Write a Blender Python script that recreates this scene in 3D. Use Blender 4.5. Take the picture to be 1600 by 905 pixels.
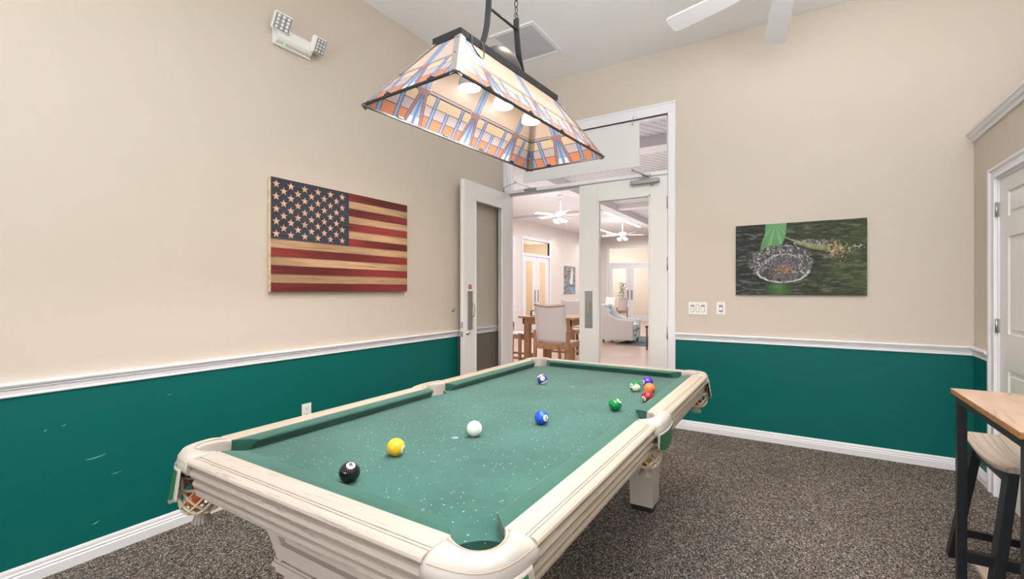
import bpy, math, random
import numpy as np
from math import sin, cos, pi, radians as R_
from mathutils import Vector, Matrix, Quaternion

for _o in list(bpy.data.objects): bpy.data.objects.remove(_o, do_unlink=True)
SC = bpy.context.scene; COL = SC.collection
V = Vector
random.seed(7); rng = np.random.default_rng(7)

# ------------------------------------------------------------------ camera, world, lights, exposure
cam_d = bpy.data.cameras.new('camera'); cam = bpy.data.objects.new('camera', cam_d); COL.objects.link(cam)
cam.location = (0, 0, 1.32); cam.rotation_euler = (R_(90), 0, R_(31.8))
cam_d.sensor_width = 36; cam_d.lens = 717/1600*36; cam_d.shift_y = 0.0005; cam_d.clip_start = .02
SC.camera = cam
CAM = V((0, 0, 1.32))
SC.view_settings.view_transform = 'Standard'; SC.view_settings.look = 'None'
SC.view_settings.gamma = 1; SC.view_settings.use_curve_mapping = False
SC.view_settings.exposure = 0.08
world = bpy.data.worlds.new('world'); SC.world = world; world.use_nodes = True
world.node_tree.nodes['Background'].inputs[0].default_value = (.75, .85, 1, 1)
world.node_tree.nodes['Background'].inputs[1].default_value = 0.3

def area(name, loc, rot, sx, sy, power, col=(1, 1, 1), spread=180):
    l = bpy.data.lights.new(name, 'AREA'); l.shape = 'RECTANGLE'; l.size = sx; l.size_y = sy
    l.energy = power; l.color = col; l.spread = R_(spread)
    o = bpy.data.objects.new(name, l); COL.objects.link(o); o.location = loc; o.rotation_euler = rot
    return o
def spot(name, loc, power, ang=100, col=(1, .9, .78), rad=.05, blend=.8):
    l = bpy.data.lights.new(name, 'SPOT'); l.energy = power; l.color = col; l.spot_size = R_(ang); l.spot_blend = blend
    l.shadow_soft_size = rad
    o = bpy.data.objects.new(name, l); COL.objects.link(o); o.location = loc; return o
# added fill before the closed rear wall, standing in for daylight
area('rear_fill', (-1.0, -4.8, 1.7), (R_(90), 0, 0), 4.0, 2.4, 38, (.97, .985, 1))
# added unseen fill panels just under the ceiling, shining down
area('ceiling_fill', (.3, -.6, 3.60), (0, 0, 0), 2.6, 2.0, 14, (1, .99, .97))
area('ceiling_fill', (.3, 2.2, 3.60), (0, 0, 0), 1.0, 1.6, 9, (1, .99, .97))
# added unseen fill panels aimed upward to brighten the ceiling
area('upward_fill', (.7, .1, 2.3), (R_(180), 0, 0), 2.4, 2.2, 205, (.95, .985, 1), 125)
area('upward_fill', (-.9, -2.6, 1.0), (R_(130), 0, R_(-16)), 2.0, 1.4, 58, (.96, .98, 1), 130)
area('upward_fill', (.45, .45, 2.2), (R_(142), 0, R_(16)), 1.2, .8, 54, (.95, .98, 1), 110)
spot('recessed_downlight', (-1.1, 2.58, 3.60), 105, 120, (1, .72, .46), .04)
# added fill for the lounge, some shining down, some up at its ceiling
area('lounge_upward_fill', (-1.9, 7.0, 2.2), (R_(180), 0, 0), 2.5, 3, 22, (.97, .98, 1))
for lx, ly, pw in ((-5.2, 8.5, 150), (-1.5, 8.0, 110), (-5.2, 13.5, 170), (-1.5, 13.5, 130), (-5.5, 17.3, 110)):
    area('lounge_fill', (lx, ly, 3.44), (0, 0, 0), 2.0, 2.6, pw*.52, (.97, .985, 1))
area('lounge_upward_fill', (-4.5, 11.5, 2.2), (R_(180), 0, 0), 4, 9, 85, (.97, .98, 1))
for nm_, lc_, pw_ in (('far_room_fill', (-7.8, 21.0, 2.4), 110), ('far_room_fill', (-4.0, 21.0, 2.4), 110), ('side_room_fill', (-9.0, 12.0, 2.4), 110), ('side_room_fill', (-9.0, 15.8, 2.4), 90)):  # added point fills brightening the rooms behind the far and side doors
    _l = bpy.data.lights.new(nm_, 'POINT'); _l.energy = pw_; _l.color = (1, .95, .88); _l.shadow_soft_size = .3
    _p = bpy.data.objects.new(nm_, _l); COL.objects.link(_p); _p.location = lc_
for ly in (14.2+.75, 17.3): spot('wall_washer', (-7.1, ly, 3.55), 22, 110)

# ------------------------------------------------------------------ materials
MATS = {}
def mat(name, col=(.8, .8, .8), rough=.5, metal=0., spec=.5, emit=0, ecol=None, coat=0):
    m = bpy.data.materials.new(name); m.use_nodes = True
    b = m.node_tree.nodes['Principled BSDF']
    b.inputs['Base Color'].default_value = (*col, 1); b.inputs['Roughness'].default_value = rough
    b.inputs['Metallic'].default_value = metal; b.inputs['Specular IOR Level'].default_value = spec
    b.inputs['Coat Weight'].default_value = coat
    if emit: b.inputs['Emission Color'].default_value = (*(ecol or col), 1); b.inputs['Emission Strength'].default_value = emit
    MATS[name] = m; return m
def N(m, t, **kw):
    n = m.node_tree.nodes.new(t)
    for k, v in kw.items():
        if hasattr(n, k): setattr(n, k, v)
        else: n.inputs[k.replace('_', ' ')].default_value = v
    return n
def L(m, a, b): m.node_tree.links.new(a, b)
def coords(m, scale=(1, 1, 1), rot=(0, 0, 0)):
    g = N(m, 'ShaderNodeNewGeometry'); mp = N(m, 'ShaderNodeMapping')
    mp.inputs['Scale'].default_value = scale; mp.inputs['Rotation'].default_value = rot
    L(m, g.outputs['Position'], mp.inputs['Vector']); return mp.outputs['Vector']
def ramp(m, fac, stops, interp='LINEAR'):
    r = N(m, 'ShaderNodeValToRGB'); e = r.color_ramp; e.interpolation = interp
    while len(e.elements) > 1: e.elements.remove(e.elements[-1])
    e.elements[0].position = stops[0][0]; e.elements[0].color = (*stops[0][1], 1)
    for p, c in stops[1:]:
        q = e.elements.new(p); q.color = (*c, 1)
    L(m, fac, r.inputs['Fac']); return r.outputs['Color']
def bump(m, h, strength=.3, dist=.01):
    b = N(m, 'ShaderNodeBump'); b.inputs['Strength'].default_value = strength; b.inputs['Distance'].default_value = dist
    L(m, h, b.inputs['Height']); L(m, b.outputs['Normal'], m.node_tree.nodes['Principled BSDF'].inputs['Normal'])
def setcol(m, c): L(m, c, m.node_tree.nodes['Principled BSDF'].inputs['Base Color'])
def noise(m, vec, scale=5, detail=3, rough=.5, dist=0):
    n = N(m, 'ShaderNodeTexNoise'); n.inputs['Scale'].default_value = scale; n.inputs['Detail'].default_value = detail
    n.inputs['Roughness'].default_value = rough; n.inputs['Distortion'].default_value = dist
    L(m, vec, n.inputs['Vector']); return n.outputs['Fac']
def lin(r, g, b):
    f = lambda c: (c/255/12.92) if c/255 <= .04045 else ((c/255+.055)/1.055)**2.4
    return (f(r), f(g), f(b))

def wall_paint(name, col, k=.25):
    m = mat(name, col, .55, spec=.35); bump(m, noise(m, coords(m), 130, 3), k, .004); return m
m_beige = wall_paint('beige wall paint', lin(207, 195, 181))
m_teal = mat('teal wall paint', lin(18, 96, 92), .5, spec=.2)
_v = coords(m_teal); bump(m_teal, noise(m_teal, _v, 130, 3), .35, .004)
_s = noise(m_teal, coords(m_teal, (1, 5, 40)), 1.7, 6, .75)
setcol(m_teal, ramp(m_teal, _s, [(0, lin(4, 94, 88)), (.745, lin(5, 101, 95)), (.77, lin(150, 190, 185))]))
m_greywall = wall_paint('grey lower wall paint', lin(112, 108, 102))  # flat grey tone of the lower wall behind the open leaf
m_lounge = wall_paint('lounge wall paint', lin(230, 222, 216), .05)
m_ceil = mat('textured ceiling paint', lin(240, 240, 240), .8, spec=.2)
bump(m_ceil, noise(m_ceil, coords(m_ceil), 45, 4, .6), .5, .006)
m_trim = mat('white trim paint', lin(234, 233, 237), .35)
m_door = mat('white door paint', lin(231, 229, 226), .35)
m_plast = mat('white plastic', lin(235, 233, 228), .35)
m_plastg = mat('grey plastic', lin(150, 150, 150), .4)
m_dark = mat('dark slot', (.01, .01, .01), .7, spec=.1)
m_steel = mat('brushed steel', (.42, .42, .42), .36, .85)
m_chrome = mat('chrome', (.7, .7, .7), .12, 1)
m_black = mat('black metal', (.028, .029, .031), .42, .3)
m_blackw = mat('black painted wood', lin(20, 21, 27), .42)
m_red = mat('red sticker', lin(190, 40, 55), .5)
m_white = mat('plain white', (.8, .8, .8), .4)

# carpet: woven multi-colour loops
m_carpet = mat('speckled loop carpet', (.2, .18, .16), .95, spec=.1)
_v = coords(m_carpet, (1, 1, 1), (0, 0, R_(35)))
_vo = N(m_carpet, 'ShaderNodeTexVoronoi'); _vo.inputs['Scale'].default_value = 185; L(m_carpet, _v, _vo.inputs['Vector'])
_sp = N(m_carpet, 'ShaderNodeSeparateColor'); L(m_carpet, _vo.outputs['Color'], _sp.inputs[0])
_cc = ramp(m_carpet, _sp.outputs[0], [(0, lin(52, 50, 49)), (.14, lin(94, 90, 87)), (.34, lin(150, 140, 131)), (.50, lin(118, 112, 107)), (.64, lin(180, 170, 159)), (.77, lin(160, 122, 102)), (.85, lin(96, 114, 114)), (.92, lin(222, 214, 202))], 'CONSTANT')
_big = noise(m_carpet, coords(m_carpet), 2.2, 4)
_mx = N(m_carpet, 'ShaderNodeMix', data_type='RGBA', blend_type='MULTIPLY'); _mx.inputs['Factor'].default_value = .8
L(m_carpet, _cc, _mx.inputs['A']); L(m_carpet, ramp(m_carpet, _big, [(.3, (.80, .80, .82)), (.7, (1.02, 1, .98))]), _mx.inputs['B'])
setcol(m_carpet, _mx.outputs['Result'])
bump(m_carpet, _vo.outputs['Distance'], .9, .012)

# terracotta floor tile of the lounge
m_tile = mat('pinkish floor tile', (.5, .35, .28), .28)
_b = N(m_tile, 'ShaderNodeTexBrick'); L(m_tile, coords(m_tile, (1, 1, 1), (0, 0, R_(45))), _b.inputs['Vector'])
_b.offset = 0; _b.inputs['Scale'].default_value = 1; _b.inputs['Brick Width'].default_value = .42; _b.inputs['Row Height'].default_value = .42
_b.inputs['Mortar Size'].default_value = .006
_b.inputs['Color1'].default_value = (*lin(205, 172, 156), 1); _b.inputs['Color2'].default_value = (*lin(190, 156, 140), 1)
_b.inputs['Mortar'].default_value = (*lin(165, 138, 126), 1); setcol(m_tile, _b.outputs['Color'])

# patterned lounge ceiling: embossed diagonal weave
m_lceil = mat('embossed lounge ceiling', lin(232, 230, 230), .7)
_w = N(m_lceil, 'ShaderNodeTexWave'); _w.inputs['Scale'].default_value = 2.6; L(m_lceil, coords(m_lceil, (1, 1, 1), (0, 0, R_(28))), _w.inputs['Vector'])
_w2 = N(m_lceil, 'ShaderNodeTexWave'); _w2.inputs['Scale'].default_value = 5; _w2.bands_direction = 'Y'; L(m_lceil, coords(m_lceil, (1, 1, 1), (0, 0, R_(10))), _w2.inputs['Vector'])
_mm = N(m_lceil, 'ShaderNodeMath', operation='MULTIPLY'); L(m_lceil, _w.outputs['Fac'], _mm.inputs[0]); L(m_lceil, _w2.outputs['Fac'], _mm.inputs[1])
setcol(m_lceil, ramp(m_lceil, _mm.outputs[0], [(.1, lin(186, 183, 184)), (.6, lin(236, 235, 236))])); bump(m_lceil, _mm.outputs[0], .6, .03)
m_lplain = mat('plain lounge ceiling', lin(216, 213, 213), .7)

# cloth
def cloth(name, a, b, specks=True):
    m = mat(name, a, .95, spec=.15)
    m.node_tree.nodes['Principled BSDF'].inputs['Sheen Weight'].default_value = .25
    v = coords(m); n1 = noise(m, v, 3.5, 4); n2 = noise(m, v, 26, 5, .6)
    ad = N(m, 'ShaderNodeMath', operation='MULTIPLY_ADD'); ad.inputs[1].default_value = .5; L(m, n2, ad.inputs[0]); L(m, n1, ad.inputs[2])
    c = ramp(m, ad.outputs[0], [(.55, b), (.95, a)])
    if specks:
        vo = N(m, 'ShaderNodeTexVoronoi'); vo.inputs['Scale'].default_value = 80; L(m, v, vo.inputs['Vector'])
        s2 = N(m, 'ShaderNodeSeparateColor'); L(m, vo.outputs['Color'], s2.inputs[0])
        th = N(m, 'ShaderNodeMath', operation='MULTIPLY'); L(m, s2.outputs[0], th.inputs[0]); th.inputs[1].default_value = .22
        lt = N(m, 'ShaderNodeMath', operation='LESS_THAN'); L(m, vo.outputs['Distance'], lt.inputs[0]); L(m, th.outputs[0], lt.inputs[1])
        pk = N(m, 'ShaderNodeMath', operation='GREATER_THAN'); L(m, s2.outputs[1], pk.inputs[0]); pk.inputs[1].default_value = .30
        ml = N(m, 'ShaderNodeMath', operation='MULTIPLY'); L(m, lt.outputs[0], ml.inputs[0]); L(m, pk.outputs[0], ml.inputs[1])
        ms = N(m, 'ShaderNodeMath', operation='MULTIPLY'); L(m, ml.outputs[0], ms.inputs[0]); ms.inputs[1].default_value = .55
        mx = N(m, 'ShaderNodeMix', data_type='RGBA'); L(m, ms.outputs[0], mx.inputs['Factor']); L(m, c, mx.inputs['A']); mx.inputs['B'].default_value = (*lin(205, 228, 218), 1)
        c = mx.outputs['Result']
    setcol(m, c); bump(m, noise(m, v, 900, 2), .25, .001); return m
m_cloth = cloth('faded green table cloth', lin(56, 104, 94), lin(43, 88, 79))
m_cush = cloth('green cushion cloth', lin(44, 96, 83), lin(36, 84, 72), False)
m_hole = mat('dark green pocket lining', lin(40, 74, 52), .8)

# distressed cream wood
def cream(name, a, b, scr, stretch, dens=.6):
    m = mat(name, a, .5, spec=.35)
    v = coords(m, stretch); n1 = noise(m, v, 1.2, 5, .6); n2 = noise(m, coords(m, tuple(s*1.7 for s in stretch)), 2.3, 9, .78, .4)
    c = ramp(m, n1, [(.35, b), (.65, a)])
    mk = ramp(m, n2, [(dens, (0, 0, 0)), (dens+.03, (1, 1, 1))])
    mx = N(m, 'ShaderNodeMix', data_type='RGBA'); L(m, mk, mx.inputs['Factor']); L(m, c, mx.inputs['A']); mx.inputs['B'].default_value = (*scr, 1)
    setcol(m, mx.outputs['Result']); bump(m, n2, .15, .002); return m
m_creamY = cream('worn cream rail wood', lin(190, 175, 159), lin(174, 159, 144), lin(204, 192, 176), (28, 1.2, 28), .68)
m_creamX = cream('scuffed cream rail wood', lin(188, 175, 161), lin(172, 161, 151), lin(150, 142, 136), (1.6, 34, 34), .56)
m_cab = mat('cream cabinet paint', lin(212, 200, 192), .5)
m_leath = cream('white pocket leather', lin(190, 182, 174), lin(172, 163, 154), lin(172, 150, 130), (6, 6, 6), .665)
m_leath.node_tree.nodes['Principled BSDF'].inputs['Roughness'].default_value = .38
m_shield = mat('dark green leather', lin(40, 100, 62), .5)
m_net = mat('cream net cord', lin(226, 208, 182), .55)

# wood for bar table and stool
def wood(name, a, b, stretch, sc=1.5, rough=.45):
    m = mat(name, a, rough); v = coords(m, stretch); n = noise(m, v, sc, 6, .6, .8)
    setcol(m, ramp(m, n, [(.3, b), (.5, a), (.72, tuple(min(1, x*1.15) for x in a))])); return m
m_top = wood('brown plank veneer', lin(172, 146, 126), lin(122, 100, 86), (7, 2.2, 9), 1.8)
m_edge = wood('orange brown edge board', lin(156, 104, 56), lin(84, 54, 32), (60, 60, 60))
m_seat = wood('greyed oak veneer', lin(172, 158, 145), lin(122, 110, 100), (40, .8, 2), 1.3)
m_teak = wood('teak wood', lin(190, 146, 108), lin(160, 118, 84), (14, 14, 3), 1.5)
m_dteak = wood('dark brown chair wood', lin(110, 78, 62), lin(80, 55, 44), (14, 14, 3), 1.5)
m_sling = mat('white mesh sling', lin(238, 232, 230), .7)

# glass panes: clear thin glass
def glass(name, tint=(.97, .98, .98), refl=.10):
    m = bpy.data.materials.new(name); m.use_nodes = True; nt = m.node_tree; nt.nodes.clear()
    o = nt.nodes.new('ShaderNodeOutputMaterial'); t = nt.nodes.new('ShaderNodeBsdfTransparent'); g = nt.nodes.new('ShaderNodeBsdfGlossy')
    mx = nt.nodes.new('ShaderNodeMixShader'); lw = nt.nodes.new('ShaderNodeLayerWeight'); lw.inputs['Blend'].default_value = refl
    t.inputs[0].default_value = (*tint, 1); g.inputs['Roughness'].default_value = .02; g.inputs[0].default_value = (.9, .9, .9, 1)
    nt.links.new(lw.outputs['Fresnel'], mx.inputs[0]); nt.links.new(t.outputs[0], mx.inputs[1]); nt.links.new(g.outputs[0], mx.inputs[2]); nt.links.new(mx.outputs[0], o.inputs[0])
    return m
m_glass = glass('clear glass')
# printed / stained colour carried by the mesh
def attr_mat(name, rough=.4, grain=None):
    m = mat(name, (.5, .5, .5), rough); a = N(m, 'ShaderNodeVertexColor', layer_name='paint'); c = a.outputs['Color']
    if grain:
        n = noise(m, coords(m, grain), 1.5, 7, .7, .6)
        mx = N(m, 'ShaderNodeMix', data_type='RGBA', blend_type='MULTIPLY'); mx.inputs['Factor'].default_value = 1
        L(m, c, mx.inputs['A']); L(m, ramp(m, n, [(.28, (.35, .30, .28)), (.42, (.8, .75, .7)), (.6, (1, 1, 1)), (.8, (1.15, 1.1, 1.0))]), mx.inputs['B']); c = mx.outputs['Result']
    setcol(m, c); return m
m_print = attr_mat('printed canvas', .7); m_print.node_tree.nodes['Principled BSDF'].inputs['Specular IOR Level'].default_value = .15
m_flagp = attr_mat('printed flag boards', .55, (40, 2.2, 40))
m_stain = bpy.data.materials.new('stained glass panel'); m_stain.use_nodes = True
_nt = m_stain.node_tree; _nt.nodes.clear()
_a = _nt.nodes.new('ShaderNodeVertexColor'); _a.layer_name = 'paint'
_o = _nt.nodes.new('ShaderNodeOutputMaterial'); _d = _nt.nodes.new('ShaderNodeBsdfDiffuse'); _t = _nt.nodes.new('ShaderNodeBsdfTranslucent')
_p = _nt.nodes.new('ShaderNodeBsdfTransparent'); _g = _nt.nodes.new('ShaderNodeBsdfGlossy'); _g.inputs['Roughness'].default_value = .35
_m1 = _nt.nodes.new('ShaderNodeMixShader'); _m2 = _nt.nodes.new('ShaderNodeMixShader'); _m3 = _nt.nodes.new('ShaderNodeMixShader')
_m1.inputs[0].default_value = .42; _m2.inputs[0].default_value = .22; _m3.inputs[0].default_value = .05
_nt.links.new(_a.outputs['Color'], _d.inputs[0]); _nt.links.new(_a.outputs['Color'], _t.inputs[0]); _nt.links.new(_a.outputs['Color'], _p.inputs[0])
_nt.links.new(_d.outputs[0], _m1.inputs[1]); _nt.links.new(_t.outputs[0], _m1.inputs[2]); _nt.links.new(_m1.outputs[0], _m2.inputs[1]); _nt.links.new(_p.outputs[0], _m2.inputs[2])
_nt.links.new(_m2.outputs[0], _m3.inputs[1]); _nt.links.new(_g.outputs[0], _m3.inputs[2]); _nt.links.new(_m3.outputs[0], _o.inputs[0])

# ------------------------------------------------------------------ mesh builder
class MB:
    def __init__(s): s.v = []; s.f = []; s.m = []; s.sm = []
    def add(s, vs, fs, mi=0, smooth=False):
        o = len(s.v); s.v += [tuple(v) for v in vs]
        s.f += [tuple(i+o for i in f) for f in fs]; s.m += [mi]*len(fs); s.sm += [smooth]*len(fs); return s
    def box(s, x0, x1, y0, y1, z0, z1, mi=0, c=0.0):
        if x0 > x1: x0, x1 = x1, x0
        if y0 > y1: y0, y1 = y1, y0
        if z0 > z1: z0, z1 = z1, z0
        return s.frame_box(V(((x0+x1)/2, (y0+y1)/2, (z0+z1)/2)), V((1, 0, 0)), V((0, 1, 0)), V((0, 0, 1)), (x1-x0)/2, (y1-y0)/2, (z1-z0)/2, mi, c)
    def frame_box(s, c0, ex, ey, ez, a, b, h, mi=0, c=0.0):
        "box with chamfered edges (c>0)"
        if c <= 0:
            vs = [c0+ex*(i*a)+ey*(j*b)+ez*(k*h) for k in (-1, 1) for j in (-1, 1) for i in (-1, 1)]
            return s.add(vs, [(0, 2, 3, 1), (4, 5, 7, 6), (0, 1, 5, 4), (2, 6, 7, 3), (0, 4, 6, 2), (1, 3, 7, 5)], mi)
        c = min(c, a*.45, b*.45, h*.45); vs = []; idx = {}
        for k in (-1, 1):
            for j in (-1, 1):
                for i in (-1, 1):
                    for ax in range(3):
                        q = [i*(a-c), j*(b-c), k*(h-c)]; q[ax] = (i*a, j*b, k*h)[ax]
                        idx[(i, j, k, ax)] = len(vs); vs.append(c0+ex*q[0]+ey*q[1]+ez*q[2])
        fs = []
        for sg in (-1, 1):
            fs.append(tuple(idx[(sg, j, k, 0)] for j, k in ((-1, -1), (1, -1), (1, 1), (-1, 1)))[::sg])
            fs.append(tuple(idx[(i, sg, k, 1)] for i, k in ((-1, -1), (-1, 1), (1, 1), (1, -1)))[::sg])
            fs.append(tuple(idx[(i, j, sg, 2)] for i, j in ((-1, -1), (1, -1), (1, 1), (-1, 1)))[::sg])
        for p in (-1, 1):
            for q in (-1, 1):
                fs.append((idx[(-1, p, q, 1)], idx[(1, p, q, 1)], idx[(1, p, q, 2)], idx[(-1, p, q, 2)]))
                fs.append((idx[(p, -1, q, 0)], idx[(p, 1, q, 0)], idx[(p, 1, q, 2)], idx[(p, -1, q, 2)]))
                fs.append((idx[(p, q, -1, 0)], idx[(p, q, 1, 0)], idx[(p, q, 1, 1)], idx[(p, q, -1, 1)]))
                for k in (-1, 1): fs.append((idx[(p, q, k, 0)], idx[(p, q, k, 1)], idx[(p, q, k, 2)]))
        return s.add(vs, fs, mi)
    def bar(s, p0, p1, w, h, mi=0, up=(0, 0, 1), c=0.0):
        p0, p1 = V(p0), V(p1); ez = (p1-p0); l = ez.length; ez.normalize(); u = V(up)
        ex = ez.cross(u)
        if ex.length < 1e-4: ex = ez.cross(V((1, 0, 0)))
        ex.normalize(); ey = ex.cross(ez).normalized()
        return s.frame_box((p0+p1)/2, ex, ey, ez, w/2, h/2, l/2, mi, c)
    def cyl(s, p0, p1, r0, r1=None, n=20, mi=0, caps=True, smooth=True):
        r1 = r0 if r1 is None else r1
        return s.tube([p0, p1], [r0, r1], n, mi, caps, smooth)
    def tube(s, pts, rad, n=10, mi=0, caps=True, smooth=True, flat=1.0, closed=False):
        pts = [V(p) for p in pts]; k = len(pts)
        if not hasattr(rad, '__len__'): rad = [rad]*k
        t = []
        for i in range(k):
            if closed: d = pts[(i+1) % k]-pts[i-1]
            else: d = pts[min(i+1, k-1)]-pts[max(i-1, 0)]
            t.append(d.normalized() if d.length > 1e-9 else V((0, 0, 1)))
        a = V((0, 0, 1)) if abs(t[0].z) < .9 else V((1, 0, 0)); ex = t[0].cross(a).normalized(); vs = []
        for i in range(k):
            ex = (ex-t[i]*ex.dot(t[i])).normalized(); ey = t[i].cross(ex)
            for j in range(n):
                an = 2*pi*j/n; vs.append(pts[i]+ex*(cos(an)*rad[i])+ey*(sin(an)*rad[i]*flat))
        fs = [(i*n+j, i*n+(j+1) % n, (i+1)*n+(j+1) % n, (i+1)*n+j) for i in range(k-1) for j in range(n)]
        if closed: fs += [((k-1)*n+j, (k-1)*n+(j+1) % n, (j+1) % n, j) for j in range(n)]
        s.add(vs, fs, mi, smooth)
        if caps and not closed:
            s.add(vs[:n], [tuple(range(n))[::-1]], mi); s.add(vs[-n:], [tuple(range(n))], mi)
        return s
    def lathe(s, c, prof, n=24, mi=0, axis=(0, 0, 1), smooth=True, caps=True):
        c = V(c); ez = V(axis).normalized(); a = V((1, 0, 0)) if abs(ez.x) < .9 else V((0, 1, 0)); ex = ez.cross(a).normalized(); ey = ez.cross(ex)
        vs = [c+ez*z+ex*(r*cos(2*pi*j/n))+ey*(r*sin(2*pi*j/n)) for r, z in prof for j in range(n)]
        k = len(prof); s.add(vs, [(i*n+j, i*n+(j+1) % n, (i+1)*n+(j+1) % n, (i+1)*n+j) for i in range(k-1) for j in range(n)], mi, smooth)
        if caps: s.add(vs[:n], [tuple(range(n))[::-1]], mi); s.add(vs[-n:], [tuple(range(n))], mi)
        return s
    def prism(s, poly, z0, z1, mi=0, mside=None):
        n = len(poly); vs = [(x, y, z0) for x, y in poly]+[(x, y, z1) for x, y in poly]
        s.add(vs, [tuple(range(n))[::-1], tuple(range(n, 2*n))], mi)
        s.add(vs, [(i, (i+1) % n, n+(i+1) % n, n+i) for i in range(n)], mi if mside is None else mside); return s
    def extrude(s, prof, P0, P1, eo, eu=(0, 0, 1), mi=0, smooth=False, cut0=0, cut1=0):
        "profile [(o,u)] swept from P0 to P1; cut shifts the ends along the run in proportion to o"
        P0, P1, eo, eu = V(P0), V(P1), V(eo), V(eu); d = (P1-P0).normalized(); n = len(prof)
        vs = [P0+eo*o+eu*u+d*(cut0*o) for o, u in prof]+[P1+eo*o+eu*u-d*(cut1*o) for o, u in prof]
        s.add(vs, [tuple(range(n)), tuple(range(n, 2*n))[::-1]], mi)
        s.add(vs, [(i, n+i, n+(i+1) % n, (i+1) % n) for i in range(n)], mi, smooth); return s
    def loft(s, rows, mi=0, smooth=True, closed=False, caps=False):
        n = len(rows[0]); vs = [p for r in rows for p in r]; m = n if closed else n-1
        fs = [(i*n+j, i*n+(j+1) % n, (i+1)*n+(j+1) % n, (i+1)*n+j) for i in range(len(rows)-1) for j in range(m)]
        s.add(vs, fs, mi, smooth)
        if caps: s.add(rows[0], [tuple(range(n))[::-1]], mi); s.add(rows[-1], [tuple(range(n))], mi)
        return s
    def build(s, name, mats, parent=None, fix=True, world=None, bevel=0, sub=0, solid=0):
        me = bpy.data.meshes.new(name)
        if not isinstance(mats, (list, tuple)): mats = [mats]
        org = V((0, 0, 0)) if parent is None else worldloc(parent)
        if parent is None and world is not None: org = V(world)
        me.from_pydata([V(v)-org for v in s.v], [], s.f)
        for m in mats: me.materials.append(m)
        me.polygons.foreach_set('material_index', s.m); me.polygons.foreach_set('use_smooth', s.sm); me.update()
        if fix:
            import bmesh
            bm = bmesh.new(); bm.from_mesh(me); bmesh.ops.remove_doubles(bm, verts=bm.verts, dist=1e-6)
            bmesh.ops.recalc_face_normals(bm, faces=bm.faces); bm.to_mesh(me); bm.free()
        o = bpy.data.objects.new(name, me); COL.objects.link(o)
        o.parent = parent; o.location = org if parent is None else (0, 0, 0)
        if bevel:
            b = o.modifiers.new('bevel', 'BEVEL'); b.width = bevel; b.segments = 2; b.limit_method = 'ANGLE'; b.angle_limit = R_(40)
        if solid:
            b = o.modifiers.new('thick', 'SOLIDIFY'); b.thickness = solid; b.offset = 0
        if sub:
            b = o.modifiers.new('smooth', 'SUBSURF'); b.levels = sub; b.render_levels = sub
        return o
def worldloc(o):
    p = V((0, 0, 0))
    while o: p = p+o.location; o = o.parent
    return p
def tag(o, label=None, cat=None, group=None, kind=None):
    if label: o['label'] = label
    if cat: o['category'] = cat
    if group: o['group'] = group
    if kind: o['kind'] = kind
    return o
def thing(name, loc, label, cat, group=None, kind=None):
    o = bpy.data.objects.new(name, None); COL.objects.link(o); o.location = loc; o.empty_display_size = .05
    return tag(o, label, cat, group, kind)
def struct(name, mb, mats, label, cat, parent=None, **kw):
    o = mb.build(name, mats, parent, **kw)
    return tag(o, label, cat, None, 'structure') if parent is None else o
def copy_tree(o, parent=None):
    c = o.copy(); COL.objects.link(c); c.parent = parent
    for ch in list(o.children): copy_tree(ch, c)
    return c
def grid_paint(name, nx, ny, fn, P, mat_, parent, thick=None):
    "fn(u,v arrays)->rgb (linear) painted on a grid; P(u,v)->world"
    u = np.linspace(0, 1, nx+1); v = np.linspace(0, 1, ny+1); U, W = np.meshgrid(u, v)
    col = fn(U, W).reshape(-1, 3)
    org = worldloc(parent) if parent else V((0, 0, 0))
    p00, p10, p01, p11 = [np.array(P(a, b))-np.array(org) for a, b in ((0, 0), (1, 0), (0, 1), (1, 1))]
    pts = (1-U)[..., None]*(1-W)[..., None]*p00+U[..., None]*(1-W)[..., None]*p10+(1-U)[..., None]*W[..., None]*p01+U[..., None]*W[..., None]*p11
    idx = np.arange((nx+1)*(ny+1)).reshape(ny+1, nx+1)
    fs = np.stack([idx[:-1, :-1], idx[:-1, 1:], idx[1:, 1:], idx[1:, :-1]], -1).reshape(-1, 4)
    me = bpy.data.meshes.new(name); me.from_pydata(pts.reshape(-1, 3).tolist(), [], fs.tolist())
    ca = me.color_attributes.new('paint', 'FLOAT_COLOR', 'POINT')
    ca.data.foreach_set('color', np.concatenate([col, np.ones((len(col), 1))], 1).astype(np.float32).ravel())
    me.materials.append(mat_); me.update()
    o = bpy.data.objects.new(name, me); COL.objects.link(o); o.parent = parent
    if thick:
        b = o.modifiers.new('thick', 'SOLIDIFY'); b.thickness = thick; b.offset = 0
    return o
def digits(text, size=1.0):
    "flat mesh of the text: verts, faces, centred"
    c = bpy.data.curves.new('t', 'FONT'); c.body = text; c.size = size; c.align_x = 'CENTER'; c.align_y = 'CENTER'; c.resolution_u = 3; c.offset = size*.035
    o = bpy.data.objects.new('t', c); COL.objects.link(o)
    dg = bpy.context.evaluated_depsgraph_get(); me = bpy.data.meshes.new_from_object(o.evaluated_get(dg))
    import bmesh
    bm = bmesh.new(); bm.from_mesh(me); bmesh.ops.triangulate(bm, faces=bm.faces)
    for _ in range(2): bmesh.ops.subdivide_edges(bm, edges=bm.edges[:], cuts=1, use_grid_fill=True)
    bm.to_mesh(me); bm.free()
    vs = [v.co.copy() for v in me.vertices]; fs = [tuple(p.vertices) for p in me.polygons]
    bpy.data.objects.remove(o, do_unlink=True); bpy.data.meshes.remove(me); bpy.data.curves.remove(c)
    return vs, fs

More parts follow.
